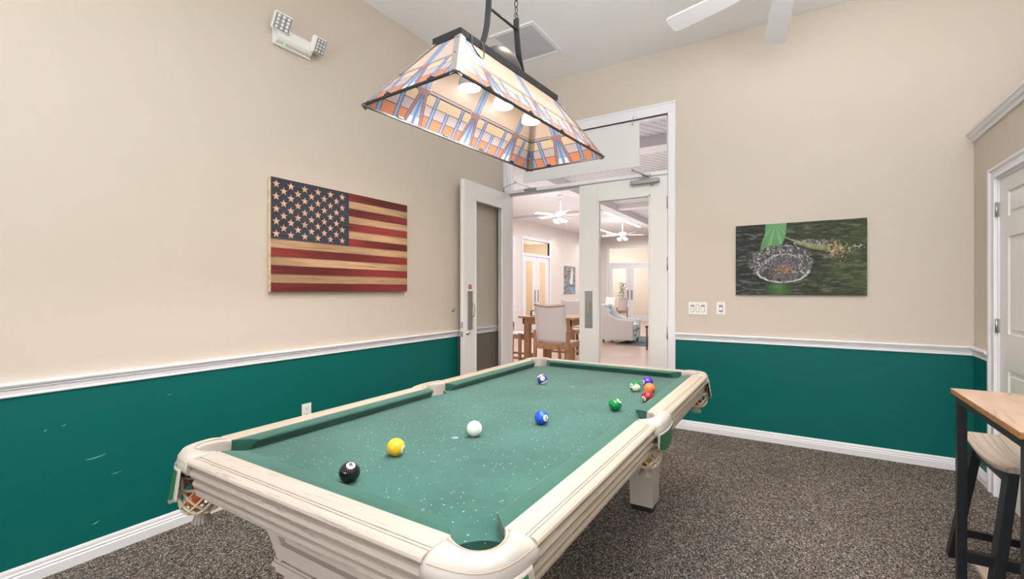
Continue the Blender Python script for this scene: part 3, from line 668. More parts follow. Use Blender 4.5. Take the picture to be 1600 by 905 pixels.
# ceiling fan, only two blade tips show
def fan(name, hub, zc, R0, angs, label, lens, blade_w=.145, lights=False, pitch=.2, mblade=None, sc=1.0):
    t = thing(name, (hub[0], hub[1], hub[2]), label, 'ceiling fan'); H = V(hub)
    mb = MB(); mb.lathe((hub[0], hub[1], zc-.06), [(.03, 0), (.065, .02), (.07, .06)], 20); mb.build('canopy', m_trim, t)
    mb = MB(); mb.cyl((hub[0], hub[1], hub[2]+.08), (hub[0], hub[1], zc-.05), .012, n=12); mb.build('downrod', m_trim, t)
    mb = MB(); mb.lathe(H-V((0, 0, .05)), [(.05, 0), (.11, .02), (.13, .05), (.13, .09), (.09, .12), (.03, .14)], 28); mb.build('motor_housing', m_trim, t)
    for a, l in zip(angs, lens):
        d = V((cos(R_(a)), sin(R_(a)), 0)); w = V((-d.y, d.x, 0)); w = (w+V((0, 0, pitch))).normalized(); nrm = d.cross(w)
        mb = MB(); P = []
        for s_, hw in ((.20, .052), (.26, .058), (.5, .066), (l-.03, blade_w/2), (l-.008, blade_w/2*.86), (l, blade_w/2*.6)): P.append((s_, hw))
        up = [H+d*s_+w*hw for s_, hw in P]; dn = [H+d*s_-w*hw for s_, hw in P][::-1]; pts = up+dn; k = len(pts)
        vs = [p+nrm*.004 for p in pts]+[p-nrm*.004 for p in pts]
        mb.add(vs, [tuple(range(k)), tuple(range(k, 2*k))[::-1]]); mb.add(vs, [(i, (i+1) % k, k+(i+1) % k, k+i) for i in range(k)])
        b = mb.build('fan_blade', mblade or m_trim, t)
        mb = MB(); mb.bar(H+d*.10, H+d*.27, .035, .006); mb.build('blade_bracket', m_trim, b)
    if lights:
        for k in range(4):
            a = R_(45+90*k); d = V((cos(a), sin(a), -.7)).normalized(); c = H+V((cos(a)*.06, sin(a)*.06, -.09))
            mb = MB(); mb.lathe(c, [(.018, 0), (.025, .03), (.05, .09), (.058, .12)], 16, 0, d, caps=False); mb.lathe(c+d*.06, [(.02, -.02), (.03, .01), (.02, .04)], 12, 1, d)
            mb.build('lamp_shade', [mat('frosted fan glass', (.75, .78, .8), .3), mat('fan bulb', (1, 1, 1), .3, emit=2.0, ecol=(1, .97, .92))], t, solid=0)
        mb = MB(); mb.cyl(H+V((0, 0, -.05)), H+V((0, 0, -.11)), .06, .04); mb.build('light_kit', m_trim, t)
    return t
fan('ceiling_fan', (-.032, 2.95, 3.09), ZC, .7, (162, 97, 234, 306, 18), 'white ceiling fan hanging over the near side of the pool table room', (.722, .855, .78, .78, .78))

# ------------------------------------------------------------------ pool table
WX0, WX1, WY0, WY1 = -1.600, -.521, .730, 2.930      # edges where wood meets cloth
ZB, ZT = .782, .820
TC = V(((WX0+WX1)/2, (WY0+WY1)/2, 0))
tab = thing('pool_table', TC, 'cream wooden pool table with faded green cloth and white leather pockets', 'pool table')
# bed with pocket cut-outs
def bed_poly(x0, x1, y0, y1, rc, rs):
    pts = []; ys = (y0+y1)/2
    def arc(cx, cy, a0, a1, r, n=12): 
        for i in range(n+1):
            a = R_(a0+(a1-a0)*i/n); pts.append((cx+r*cos(a), cy+r*sin(a)))
    arc(x0, y0, 90, 0, rc); arc(x1, y0, 180, 90, rc); arc(x1+.005, ys, 265, 95, rs, 14); arc(x1, y1, 270, 180, rc); arc(x0, y1, 0, -90, rc); arc(x0-.005, ys, 85, -85, rs, 14)
    return pts
bp = [(min(max(x, WX0), WX1), y) for x, y in bed_poly(WX0, WX1, WY0, WY1, .09, .058)]
mb = MB(); mb.prism(bp, ZB-.05, ZB); mb.build('bed_cloth', m_cloth, tab)
for sy_ in (1.310, 2.341):   # worn spots
    mb = MB(); mb.lathe((-1.057, sy_, ZB), [(.013, 0), (.013, .0006), (.004, .0008)], 20); mb.build('spot_mark', mat('worn spot', lin(128, 146, 152), .7), tab)
# rails
RP = [(0, ZB-.05), (0, ZT), (.050, ZT), (.0505, ZT-.0022), (.0525, ZT-.0022), (.053, ZT), (.059, ZT), (.0595, ZT-.0022), (.0615, ZT-.0022), (.062, ZT), (.073, ZT-.001), (.079, ZT-.006), (.081, ZT-.012), (.078, ZT-.018), (.066, ZT-.022),
      (.064, ZT-.028), (.072, ZT-.034), (.076, ZT-.044), (.071, ZT-.054), (.057, ZT-.058), (.060, ZT-.062), (.066, ZT-.068), (.068, ZT-.077), (.063, ZT-.086), (.050, ZT-.090), (.056, ZT-.096), (.060, ZT-.104), (.058, ZT-.114), (.050, ZT-.121), (.02, ZT-.121)]
RPn = [(o*1.09, z) for o, z in RP]
YM = (WY0+WY1)/2
m_groove = mat('groove stain', lin(112, 92, 74), .7)
def rail(P0, P1, eo, m, prof=RP):
    mb = MB(); mb.extrude(prof, P0, P1, eo, mi=0)
    for k in ((3, 7) if prof is RP else ()): mb.m[2+k] = 1
    return mb.build('rail', [m, m_groove], tab)
rail((WX1, WY0+.08, 0), (WX1, YM-.085, 0), (1, 0, 0), m_creamY); rail((WX1, YM+.085, 0), (WX1, WY1-.08, 0), (1, 0, 0), m_creamY)
rail((WX0, WY0+.08, 0), (WX0, YM-.085, 0), (-1, 0, 0), m_creamY); rail((WX0, YM+.085, 0), (WX0, WY1-.08, 0), (-1, 0, 0), m_creamY)
rail((WX0+.078, WY0, 0), (WX1-.078, WY0, 0), (0, -1, 0), m_creamX, RPn); rail((WX0+.078, WY1, 0), (WX1-.078, WY1, 0), (0, 1, 0), m_creamX, RPn)
# cushions
CP = [(0, ZB-.004), (0, ZT-.001), (-.02, ZT), (-.050, ZT-.003), (-.056, ZT-.006), (-.0555, ZT-.010), (-.046, ZT-.020), (-.036, ZB+.001), (-.02, ZB-.002)]
def cushion(P0, P1, eo, c0, c1):
    mb = MB(); mb.extrude(CP, P0, P1, eo, cut0=-c0, cut1=-c1); mb.build('cushion', m_cush, tab)
k1, k2 = 1.05, .32
for x, e in ((WX1, 1), (WX0, -1)):
    cushion((x, WY0+.078, 0), (x, YM-.068, 0), (e, 0, 0), k1, k2); cushion((x, YM+.068, 0), (x, WY1-.078, 0), (e, 0, 0), k2, k1)
cushion((WX0+.078, WY0, 0), (WX1-.078, WY0, 0), (0, -1, 0), k1, k1); cushion((WX0+.078, WY1, 0), (WX1-.078, WY1, 0), (0, 1, 0), k1, k1)

def bez(a, b, c, d, t): return a*(1-t)**3+b*3*t*(1-t)**2+c*3*t*t*(1-t)+d*t**3
def pocket(kind, sx_, sy_, shield_z, liner):
    n = 28; Pi = []; Po = []
    if kind == 'corner':
        e = V((WX1 if sx_ > 0 else WX0, WY1 if sy_ > 0 else WY0)); A = V((-sx_*.078, 0)); B = V((0, -sy_*.078)); m = (A+B)/2; dg = V((sx_, sy_)).normalized(); ch = (B-A)/2
        K = V((sx_*.082, sy_*.089)); S = V((-sx_*.080, sy_*.089)); E_ = V((sx_*.082, -sy_*.082))
        for i in range(n+1):
            t = i/n; a = pi*t
            Pi.append(e+m-ch*cos(a)+dg*(.074*sin(a))); Po.append(e+bez(S, S+(K-S)*.78, E_+(K-E_)*.78, E_, t))
        cen = e+V((sx_*.008, sy_*.008))
    else:
        e = V((WX1 if sx_ > 0 else WX0, YM))
        for i in range(n+1):
            t = i/n; a = pi*t
            Pi.append(e+V((sx_*(.046*sin(a)-.004), -.068*cos(a)))); Po.append(e+V((sx_*(.074+.022*sin(a)**.7), -.118*cos(a)*(.86+.14*abs(cos(a))))))
        cen = e+V((sx_*.012, 0))
    rows = []
    def rise(t): return .006*min(1, sin(pi*t)*3)
    for i in range(n+1):
        a, b = Pi[i], Po[i]; r = rise(i/n); w = b-a
        f = lambda s_, z: V((a.x+w.x*s_, a.y+w.y*s_, z))
        rows.append([f(.04, ZT-.045), f(0, ZT-.012), f(.01, ZT-.003), f(.05, ZT+.0015+r*.4), f(.09, ZT+.001+r*.4), f(.13, ZT-.0005+r*.5), f(.30, ZT+.001+r), f(.55, ZT+.001+r), f(.78, ZT-.002+r), f(.93, ZT-.010+r*.5), f(1.01, ZT-.022), f(1.02, ZT-.036), f(.96, ZT-.046), f(.5, ZT-.05)])
    mb = MB(); mb.loft(rows, 0, True, True, True); pk = mb.build('pocket', m_leath, tab)
    mb = MB()
    for s_, zz in ((.17, ZT+.0022), (.955, ZT-.0125)):
        pts = []
        for i in range(1, n):
            a, b = Pi[i], Po[i]; w = b-a; r = rise(i/n); pts.append((a.x+w.x*s_, a.y+w.y*s_, zz+(r if s_ < .5 else r*.45)*.75))
        mb.tube(pts, .0011, 5)
    mb.build('seam', mat('leather seam', lin(176, 158, 140), .6) if 'leather seam' not in MATS else MATS['leather seam'], pk)
    # liner
    mb = MB(); lr = [[V((p.x, p.y, z)) + V(((p-cen).x, (p-cen).y, 0))*k for z, k in ((ZT-.012, -.02), (ZT-.045, -.03), (ZT-.085, -.08), (ZT-.115, -.18))] for p in Pi]
    mb.loft(lr, 0, True); mb.build('liner', liner, pk, fix=False)
    # shield flap with scalloped white border
    mb = MB(); zt = ZT-.034; T0, T1 = (.10, .90) if kind == 'corner' else (.14, .86); nn = 44; nr = 12
    vs = []; fs = []; mi = []
    for i in range(nn+1):
        q = i/nn; t = T0+(T1-T0)*q; x = t*n; k = min(int(x), n-1); fr = x-k; p = Po[k]*(1-fr)+Po[k+1]*fr; d = (p-cen).normalized()
        zb = shield_z+.030*(abs(2*q-1))**2.2+.004*abs(sin(q*pi*6))
        for j in range(nr+1):
            s_ = j/nr; z = zt+(zb-zt)*s_; out = .004+(.018*s_ if kind == 'corner' else -.004*s_); vs.append((p.x+d.x*out, p.y+d.y*out, z))
    for i in range(nn):
        for j in range(nr):
            fs.append((i*(nr+1)+j, (i+1)*(nr+1)+j, (i+1)*(nr+1)+j+1, i*(nr+1)+j+1)); mi.append(1 if (i < 3 or i >= nn-3 or j < 1 or j >= nr-1) else 0)
    for f_, m_ in zip(fs, mi): pass
    mb.add(vs, fs, 0, True); mb.m = mi; mb.build('shield', [m_shield, m_leath], pk, fix=False, solid=.004)
    # woven net basket and tassel
    mb = MB(); c2 = V((cen.x, cen.y, 0)); zt2, zb2 = .706, .622; rr = .062 if kind == 'corner' else .058
    def bp_(a, s_): 
        z = zt2+(zb2-zt2)*sin(s_*pi/2)**1.0; r = rr*(1-.0*s_)*max(.22, math.sqrt(max(0, 1-(s_**2.6)*.96))); return V((c2.x+cos(a)*r, c2.y+sin(a)*r, z))
    for k in range(9):
        for h in (1, -1):
            mb.tube([bp_(2*pi*k/9+h*s_*1.9, s_) for s_ in np.linspace(0, 1, 12)], .0045, 6, flat=.6)
    mb.tube([bp_(2*pi*k/24, 0) for k in range(24)], .005, 6, closed=True)
    mb.tube([(c2.x+cos(2*pi*k/24)*rr, c2.y+sin(2*pi*k/24)*rr, .745) for k in range(24)], .004, 6, closed=True)
    for k in range(9): mb.bar((c2.x+cos(2*pi*k/9)*rr, c2.y+sin(2*pi*k/9)*rr, .745), bp_(2*pi*k/9, 0), .008, .003)
    mb.build('net', m_net, pk)
    mb = MB(); mb.lathe((c2.x, c2.y, .600), [(.020, 0), (.018, .012), (.014, .026)], 14)
    for k in range(16):
        a = 2*pi*k/16; mb.bar((c2.x+cos(a)*.017, c2.y+sin(a)*.017, .612), (c2.x+cos(a)*.028, c2.y+sin(a)*.028, .586), .007, .002)
    mb.build('tassel', m_leath, pk); return cen
netc = {}
for sx_, sy_ in ((1, -1), (-1, -1), (1, 1), (-1, 1)): netc[(sx_, sy_)] = pocket('corner', sx_, sy_, .668, m_hole if (sx_, sy_) == (1, -1) else m_leath)
for sx_ in (1, -1): netc[(sx_, 0)] = pocket('side', sx_, 0, .700, m_leath)
# cabinet: inverted trapezoid with framed end panels
def cabinet():
    mb = MB(); zt, zb = .712, .468; tx, bx_ = .555, .352; cx = TC.x; ya, yb_ = WY0+.135, WY1-.02-.03
    ztx = [(cx-tx, zt), (cx-bx_, zb), (cx+bx_, zb), (cx+tx, zt)]
    for (y0_, y1_) in ((ya, ya+.03), (yb_-.03, yb_)):
        pass
    P0 = [V((x, ya, z)) for x, z in ztx]; P1 = [V((x, yb_, z)) for x, z in ztx]
    mb.add(P0+P1, [(0, 1, 2, 3), (7, 6, 5, 4), (0, 4, 5, 1), (1, 5, 6, 2), (2, 6, 7, 3), (3, 7, 4, 0)])
    mb.build('cabinet', m_cab, tab)
    for y in (ya-.006, yb_+.006):
        fr = MB(); A, B, C, D = [V((x, y, z)) for x, z in ztx]
        fr.bar(A+V((.035, 0, 0)), B+V((.035, 0, .0)), .02, .045); fr.bar(D-V((.035, 0, 0)), C-V((.035, 0, 0)), .02, .045); fr.bar(B+V((0, 0, .022)), C+V((0, 0, .022)), .022, .044)
        fr.build('cabinet_frame', m_cab, tab)
cabinet()
for sx_ in (-1, 1):
    for yc in (.955, 2.805):
        cx = TC.x+sx_*(.272); mb = MB(); rows = []
        for z, hx, hy in ((.03, .068, .072), (.43, .078, .084)): rows.append([V((cx+a*hx, yc+b*hy, z)) for a, b in ((-1, -1), (1, -1), (1, 1), (-1, 1))])
        mb.loft(rows, 0, False, True, True); lg = mb.build('leg', m_cab, tab, bevel=.003)
        mb = MB(); mb.box(cx-.06, cx+.06, yc-.064, yc+.064, 0, .03); mb.build('foot', m_black, lg)
        mb = MB()
        for z0, z1, g in ((.400, .412, .004), (.412, .432, .018), (.432, .448, .026), (.448, .456, .020), (.456, .470, .012)): mb.box(cx-.078-g, cx+.078+g, yc-.084-g, yc+.084+g, z0, z1, c=.004)
        mb.build('moulding', m_cab, lg)

# ------------------------------------------------------------------ balls
BR = .0286
mats_ball = {}
def ballmat(n, c): 
    if n not in mats_ball: mats_ball[n] = mat(n+' ball resin', c, .12, coat=.3)
    return mats_ball[n]
m_ivory = ballmat('ivory', lin(238, 232, 214))
def ball(px, col, cname, label, num=None, dir_=None, stripe=None, pos=None, group='balls on the table cloth'):
    c = V((px[0], px[1], ZB+BR)) if pos is None else V(pos)
    t = c.copy(); mb = MB()
    d = (c-CAM).normalized(); rt = d.cross(V((0, 0, 1))).normalized(); up = rt.cross(d)
    def W(a): 
        x, y = a; z = math.sqrt(max(0, 1-x*x-y*y)); return (rt*x+up*y-d*z).normalized()
    ax = (stripe if stripe is None else None)
    if stripe is not None: ax = stripe(W)
    else: ax = V((0, 0, 1))
    a1 = ax.cross(V((1, .1, 0))).normalized(); a2 = ax.cross(a1); nl, nm = 32, 40; vs = []
    for i in range(nl+1):
        th = pi*i/nl
        for j in range(nm): vs.append(c+(ax*cos(th)+(a1*cos(2*pi*j/nm)+a2*sin(2*pi*j/nm))*sin(th))*BR)
    for i in range(nl):
        th = pi*(i+.5)/nl; white = stripe is not None and abs(cos(th)) > .64
        mb.add(vs[i*nm:(i+2)*nm], [(j, (j+1) % nm, nm+(j+1) % nm, nm+j) for j in range(nm)], 1 if white else 0, True)
    ml = [ballmat(cname, col), m_ivory, m_dark]
    body = mb
    if num is not None:
        nd = W(dir_) if len(dir_) == 2 else V(dir_).normalized()
        u = up-nd*up.dot(nd)
        if u.length < .3: u = rt-nd*rt.dot(nd)
        u.normalize(); r_ = nd.cross(u)*-1
        rings = []
        for k in range(5):
            ang = R_(26)*k/4; rings.append([c+(nd*cos(ang)+(r_*cos(2*pi*j/24)+u*sin(2*pi*j/24))*sin(ang))*(BR*1.0035 if k < 4 else BR) for j in range(24)])
        root = thing('pool_ball', c-V((0, 0, BR)), label, 'pool ball', group)
        body.build('ball', ml, root)
        mb = MB(); mb.loft(rings, 0, True, True); sp = mb.build('number_disc', m_ivory, root)
        vs_, fs_ = digits(str(num), .0175); mb = MB(); out = []
        for v in vs_:
            ax_, ay_ = v.x/BR, v.y/BR; p = (nd+r_*ax_+u*ay_).normalized(); out.append(c+p*(BR*1.012))
        mb.add(out, fs_, 0); mb.build('number', m_dark, sp, fix=False)
    else:
        root = mb.build('pool_ball', ml, None, world=c-V((0, 0, BR))); tag(root, label, 'pool ball', group)
    return root
sph = lambda W: None
ball((-1.063, .852), lin(20, 20, 24), 'black', 'black eight ball close to the near cushion', 8, (.12, .66))
ball((-1.104, 1.066), lin(236, 186, 38), 'yellow', 'solid yellow ball on the cloth between the black and white balls', 1, (.84, -.32))
ball((-1.006, 1.360), lin(232, 236, 222), 'white', 'plain white cue ball on the table cloth')
ball((-.866, 1.621), lin(28, 82, 200), 'blue', 'solid blue ball near the middle of the table', 2, (.62, -.08))
ball((-.686, 1.977), lin(10, 124, 62), 'green', 'solid green ball standing alone beyond the blue ball', 6, (.66, .64))
ball((-1.231, 2.311), lin(72, 52, 160), 'purple', 'purple and white striped ball alone towards the far corner pocket', 12, (.08, .2), lambda W: (W((-.45, .72))-W((.30, -.62))).normalized())
ball((-.726, 2.409), lin(16, 120, 66), 'green', 'green and white striped ball in the far cluster', 14, (-.75, .06), lambda W: W((.34, -.52)))
ball((-.703, 2.563), lin(82, 54, 168), 'purple', 'solid purple ball at the rear of the far cluster', 4, (-.86, -.12))
ball((-.645, 2.388), lin(238, 118, 62), 'orange', 'solid orange ball in the middle of the far cluster')
ball((-.605, 2.205), lin(150, 34, 50), 'maroon', 'solid dark red ball against the cushion in the far cluster', 7, (-.64, -.42))
def netball(key, dx, dy, dz, col, cn, label): 
    c = netc[key]; ball(None, col, cn, label, pos=(c.x+dx, c.y+dy, .662+dz), group='balls in the pocket nets')
netball((-1, -1), -.014, -.012, 0, lin(226, 120, 60), 'orange', 'orange ball caught in the near corner net beside the teal wall')
netball((-1, -1), .018, .014, .047, lin(238, 232, 214), 'ivory', 'white ball lying on top in the near corner net beside the teal wall')
netball((1, 0), 0, 0, 0, lin(214, 160, 60), 'amber', 'amber ball in the side pocket net')
netball((1, 1), 0, 0, 0, lin(190, 50, 40), 'red', 'red ball in the far corner net')

# ------------------------------------------------------------------ billiard lamp
LT = thing('billiard_lamp', (-1.135, 1.754, 2.02), 'long stained glass billiard lamp on black arms above the pool table', 'pendant lamp')
LY = R_(-3.18); LC = V((-1.135, 1.754, 0)); la = V((-sin(LY), cos(LY), 0)); lx_ = V((cos(LY), sin(LY), 0))
def LP(a, b, z): return LC+lx_*a+la*b+V((0, 0, z))      # a across, b along
BW, BL, TW, TL, ZL0, ZL1 = .237, .583, .070, .372, 2.020, 2.292
# stained glass panels painted by motif
c_or, c_pe, c_li, c_cr, c_bl, c_bl2, c_br, c_wh, c_ld = [np.array(lin(*x)) for x in ((228, 152, 116), (232, 208, 190), (214, 200, 204), (240, 216, 186), (120, 156, 214), (176, 196, 232), (176, 140, 140), (245, 245, 250), (70, 60, 80))]
def panel_fn(width, topw, cols, pillars):
    def fn(U, W_):
        v = W_; X = (U-.5)*(width*(1-v)+topw*v)
        c = np.zeros(U.shape+(3,)); c[:] = c_pe
        c[v < .50] = c_li*.98; c[v < .46] = c_cr; c[v < .31] = c_li; c[v < .165] = c_or
        L_ = .0018/.30*1.6
        for h in (.165, .31, .46, .50): c[np.abs(v-h) < .007] = c_ld
        bright = (v < .45)
        for x, top in cols:
            m = (np.abs(X-x) < .0095) & (v < top); c[m] = c_bl; m = (np.abs(X-x) < .003) & (v < top); c[m] = c_bl2
            m = (np.abs(np.abs(X-x)-.0095) < .0014) & (v < top); c[m] = c_ld*1.6
            m = (np.abs(np.abs(X-x)-.03) < .0012) & (v < .46) & False; c[m] = c_ld
        for x in pillars:
            w = .020; m = (np.abs(X-x) < .034) & (v < .52); c[m] = np.where((v < .30)[..., None], c_li, c_cr)[m]
            m = np.abs(X-x) < w; c[m & (v > .46)] = c_bl2*.92; c[(np.abs(X-x) < .006) & (v > .46)] = c_bl
            sp = .030*(1-v/.42)+.006; fan_ = (v < .42) & (np.abs(X-x) < sp+.016); c[fan_] = c_br*1.05
            fan2 = (v < .42) & (np.abs(X-x) < sp); c[fan2] = c_bl2; low = (v < .10) & (np.abs(X-x) < sp); c[low] = c_wh
            c[(v < .46) & (np.abs(X-x) < .0075)] = c_bl
            c[(v < .42) & (np.abs(np.abs(X-x)-sp) < .0015)] = c_ld*1.4; c[(v < .42) & (np.abs(np.abs(X-x)-sp-.016) < .0015)] = c_ld*1.4
            bar_ = (v > .42) & (v < .50) & (np.abs(X-x) < .030); c[bar_] = c_br; c[(np.abs(np.abs(X-x)-.030) < .0014) & (v > .42) & (v < .5)] = c_ld
            c[(np.abs(np.abs(X-x)-w) < .0014) & (v > .5)] = c_ld*1.5
        return np.clip(c*.86, 0, 1)
    return fn
TR = .5
long_cols = [(-.515, .31), (-.43, .46), (-.250, .46), (-.168, .31), (-.086, .46), (.086, .46), (.168, .31), (.250, .46), (.43, .46), (.515, .31)]
pill = [-.335, .0, .335]
def panel(a0, b0, a1, b1, ta0, tb0, ta1, tb1, width, cols, pl, nx):
    z0, z1 = ZL0+.006, ZL1-.004
    P = lambda u, w: tuple(LP((a0*(1-u)+a1*u)*(1-w)+(ta0*(1-u)+ta1*u)*w, (b0*(1-u)+b1*u)*(1-w)+(tb0*(1-u)+tb1*u)*w, z0+(z1-z0)*w))
    grid_paint('glass_panel', nx, 110, panel_fn(width, 2*(TL if width > 1 else TW), cols, pl), P, m_stain, LT)
panel(-BW, -BL, -BW, BL, -TW, -TL, -TW, TL, 2*BL, long_cols, pill, 460)
panel(BW, -BL, BW, BL, TW, -TL, TW, TL, 2*BL, long_cols, pill, 460)
sc_ = [-.185, -.115, .115, .185]
panel(-BW, -BL, BW, -BL, -TW, -TL, TW, -TL, 2*BW, [(-.185, .31), (-.115, .46), (.115, .46), (.185, .31)], [0.], 200)
panel(-BW, BL, BW, BL, -TW, TL, TW, TL, 2*BW, [(-.185, .31), (-.115, .46), (.115, .46), (.185, .31)], [0.], 200)
m_strip = mat('antique brass strip', (.27, .25, .23), .45, .4)
for sa in (-1, 1):
    for sb in (-1, 1):
        mb = MB(); B0 = LP(sa*BW, sb*BL, ZL0); T0 = LP(sa*TW, sb*TL, ZL1)
        ed = (T0-B0).normalized()
        for tdir in (lx_*-sa, la*-sb):
            # strip lying on each face beside the corner edge
            tt = (tdir-ed*tdir.dot(ed)).normalized(); nn_ = ed.cross(tt).normalized()
            if nn_.z < 0: nn_ = -nn_
            off = nn_*.0025
            q = [B0-tt*.002+off, B0+tt*.022+off, T0+tt*.022+off, T0-tt*.002+off]; q2 = [p+nn_*.0018 for p in q]
            mb.add(q+q2, [(0, 1, 2, 3), (7, 6, 5, 4), (0, 4, 5, 1), (1, 5, 6, 2), (2, 6, 7, 3), (3, 7, 4, 0)])
        cs = mb.build('corner_strip', m_strip, LT)
        for s_ in (.07, .5, .93):
            for tdir in (lx_*-sa, la*-sb):
                tt = (tdir-ed*tdir.dot(ed)).normalized(); nn_ = ed.cross(tt).normalized(); nn_ = -nn_ if nn_.z < 0 else nn_
                mb = MB(); mb.lathe(B0.lerp(T0, s_)+tt*.011+nn_*.0043, [(.004, 0), (.003, .0015)], 10, 0, nn_); mb.build('screw', m_black, cs)
mb = MB()
for (a0, b0, a1, b1) in ((-BW, -BL, BW, -BL), (BW, -BL, BW, BL), (BW, BL, -BW, BL), (-BW, BL, -BW, -BL)):
    mb.bar(LP(a0, b0, ZL0+.004), LP(a1, b1, ZL0+.004), .008, .008)
mb.build('bottom_rim', m_black, LT)
for (a, b, dr) in [(-BW+.004, y_, la) for y_ in (-.40, -.13, .13, .40)]+[(x_, BL-.004, lx_) for x_ in (-.1, .12)]+[(BW-.004, y_, la) for y_ in (-.40, -.13, .13, .40)]+[(x_, -BL+.004, lx_) for x_ in (-.1, .12)]:
    mb = MB(); c0 = LP(a, b, ZL0+.012); mb.bar(c0-dr*.014, c0+dr*.014, .008, .008); mb.lathe(c0+V((0, 0, .004)), [(.005, 0), (.004, .006)], 8); mb.build('clip', m_black, LT)
# top plate: shallow channel
mb = MB()
for (a0, b0, a1, b1) in ((-TW, -TL, TW, -TL), (TW, -TL, TW, TL), (TW, TL, -TW, TL), (-TW, TL, -TW, -TL)):
    mb.bar(LP(a0*1.03, b0*1.004, ZL1+.010), LP(a1*1.03, b1*1.004, ZL1+.010), .006, .030)
c0 = LP(0, 0, ZL1+.012); mb.frame_box(c0, lx_, la, V((0, 0, 1)), TW, TL, .003)
mb.build('top_plate', m_black, LT)
mb = MB(); rows = []
for k in range(9):
    a = pi/2*k/8*.97; rows.append([LP(.066*cos(a)*cos(2*pi*j/36), .135*cos(a)*sin(2*pi*j/36), ZL1+.012+.115*sin(a)) for j in range(36)])
mb.loft(rows, 0, True, True, True); mb.build('canopy_dome', m_black, LT)
for k, b in enumerate((-.235, 0, .235)):
    mb = MB(); mb.lathe(LP(0, b, 2.155), [(.046, 0), (.048, .006), (.044, .03), (.026, .06), (.015, .072)], 28); mb.lathe(LP(0, b, 2.154), [(.0455, 0), (.045, .001)], 28, 1)
    mb.build('bulb', [m_white, mat('lit bulb face', (1, 1, 1), .3, emit=9, ecol=(1, .97, .93))], LT)
    mb = MB(); mb.cyl(LP(0, b, 2.225), LP(0, b, ZL1+.01), .018, n=16); mb.build('socket', m_plast, LT)
    pl_ = bpy.data.lights.new('lamp_bulb_light', 'SPOT'); pl_.energy = 25; pl_.color = (1, .95, .90); pl_.spot_size = R_(165); pl_.spot_blend = .5; pl_.shadow_soft_size = .04
    po = bpy.data.objects.new('lamp_bulb_light', pl_); COL.objects.link(po); po.parent = LT; po.location = LP(0, b, 2.145)-LT.location
    pl_ = bpy.data.lights.new('lamp_glow_light', 'POINT'); pl_.energy = 1.3; pl_.color = (1, .95, .9); pl_.shadow_soft_size = .03
    po = bpy.data.objects.new('lamp_glow_light', pl_); COL.objects.link(po); po.parent = LT; po.location = LP(0, b, 2.125)-LT.location
for s in (-1, 1):   # lyre arms
    pts = []
    for t in np.linspace(0, 1, 16):
        z = ZL1+.012+.30*t; b = s*(.105+.085*(1-t)**2.2*1.0); 
        if t > .55: b = s*(.105+.085*(1-.55)**2.2*((1-t)/.45)**1.5)
        pts.append(LP(0, b, z))
    mb = MB(); 
    for p, q in zip(pts[:-1], pts[1:]):
        dd = (q-p).normalized(); mb.frame_box((p+q)/2, lx_, dd.cross(lx_).normalized(), dd, .013, .005, (q-p).length/2+.001)
    arm = mb.build('arm', m_black, LT)
    mb = MB(); rz = ZL1+.012+.315; cc = LP(0, s*.105, rz); mb.tube([cc+V((0, 0, .012*sin(a)))+la*(.012*cos(a)) for a in np.linspace(0, 2*pi, 16, False)], .0028, 8, closed=True); mb.build('ring', m_black, arm)
    top = LP(0, s*.105, 3.62); a0 = cc+V((0, 0, .012)); n = int((top-a0).length/.030); mb = MB()
    for i in range(n):
        p = a0.lerp(top, (i+.5)/n); e = (lx_ if i % 2 else la)
        mb.tube([p+V((0, 0, .0185*sin(a)))+e*(.009*cos(a)) for a in np.linspace(0, 2*pi, 10, False)], .0024, 5, closed=True)
    tag(mb.build('chain', m_black, LT), kind=None)
    mb = MB(); mb.lathe(LP(0, s*.105, ZC-.03), [(.012, 0), (.05, .012), (.055, .03)], 20); mb.build('ceiling_cup', m_black, LT)
mb = MB(); mb.cyl(LP(0, -.106, ZL1+.262), LP(0, .106, ZL1+.262), .006, n=10); mb.build('cross_bar', m_black, LT)
mb = MB(); pts = [LP(0, -.06, ZL1+.09), LP(-.01, -.14, ZL1+.06), LP(.015, -.20, ZL1+.045), LP(-.015, -.25, ZL1+.05), LP(.01, -.28, ZL1+.04), LP(.04, -.30, ZL1+.035), LP(.076, -.315, ZL1+.02), LP(.093, -.33, ZL1-.025), LP(.112, -.325, ZL1-.062), LP(.112, -.29, ZL1-.072), LP(.096, -.26, ZL1-.035), LP(.078, -.25, ZL1+.018)]
q = []
for i in range(len(pts)-1):
    for t in np.linspace(0, 1, 6, False):
        p0, p1, p2, p3 = pts[max(i-1, 0)], pts[i], pts[i+1], pts[min(i+2, len(pts)-1)]
        q.append(.5*((2*p1)+(p2-p0)*t+(2*p0-5*p1+4*p2-p3)*t*t+(3*p1-p0-3*p2+p3)*t**3))
mb.tube(q+[pts[-1]], .0028, 8); mb.build('cord', m_blackw, LT)

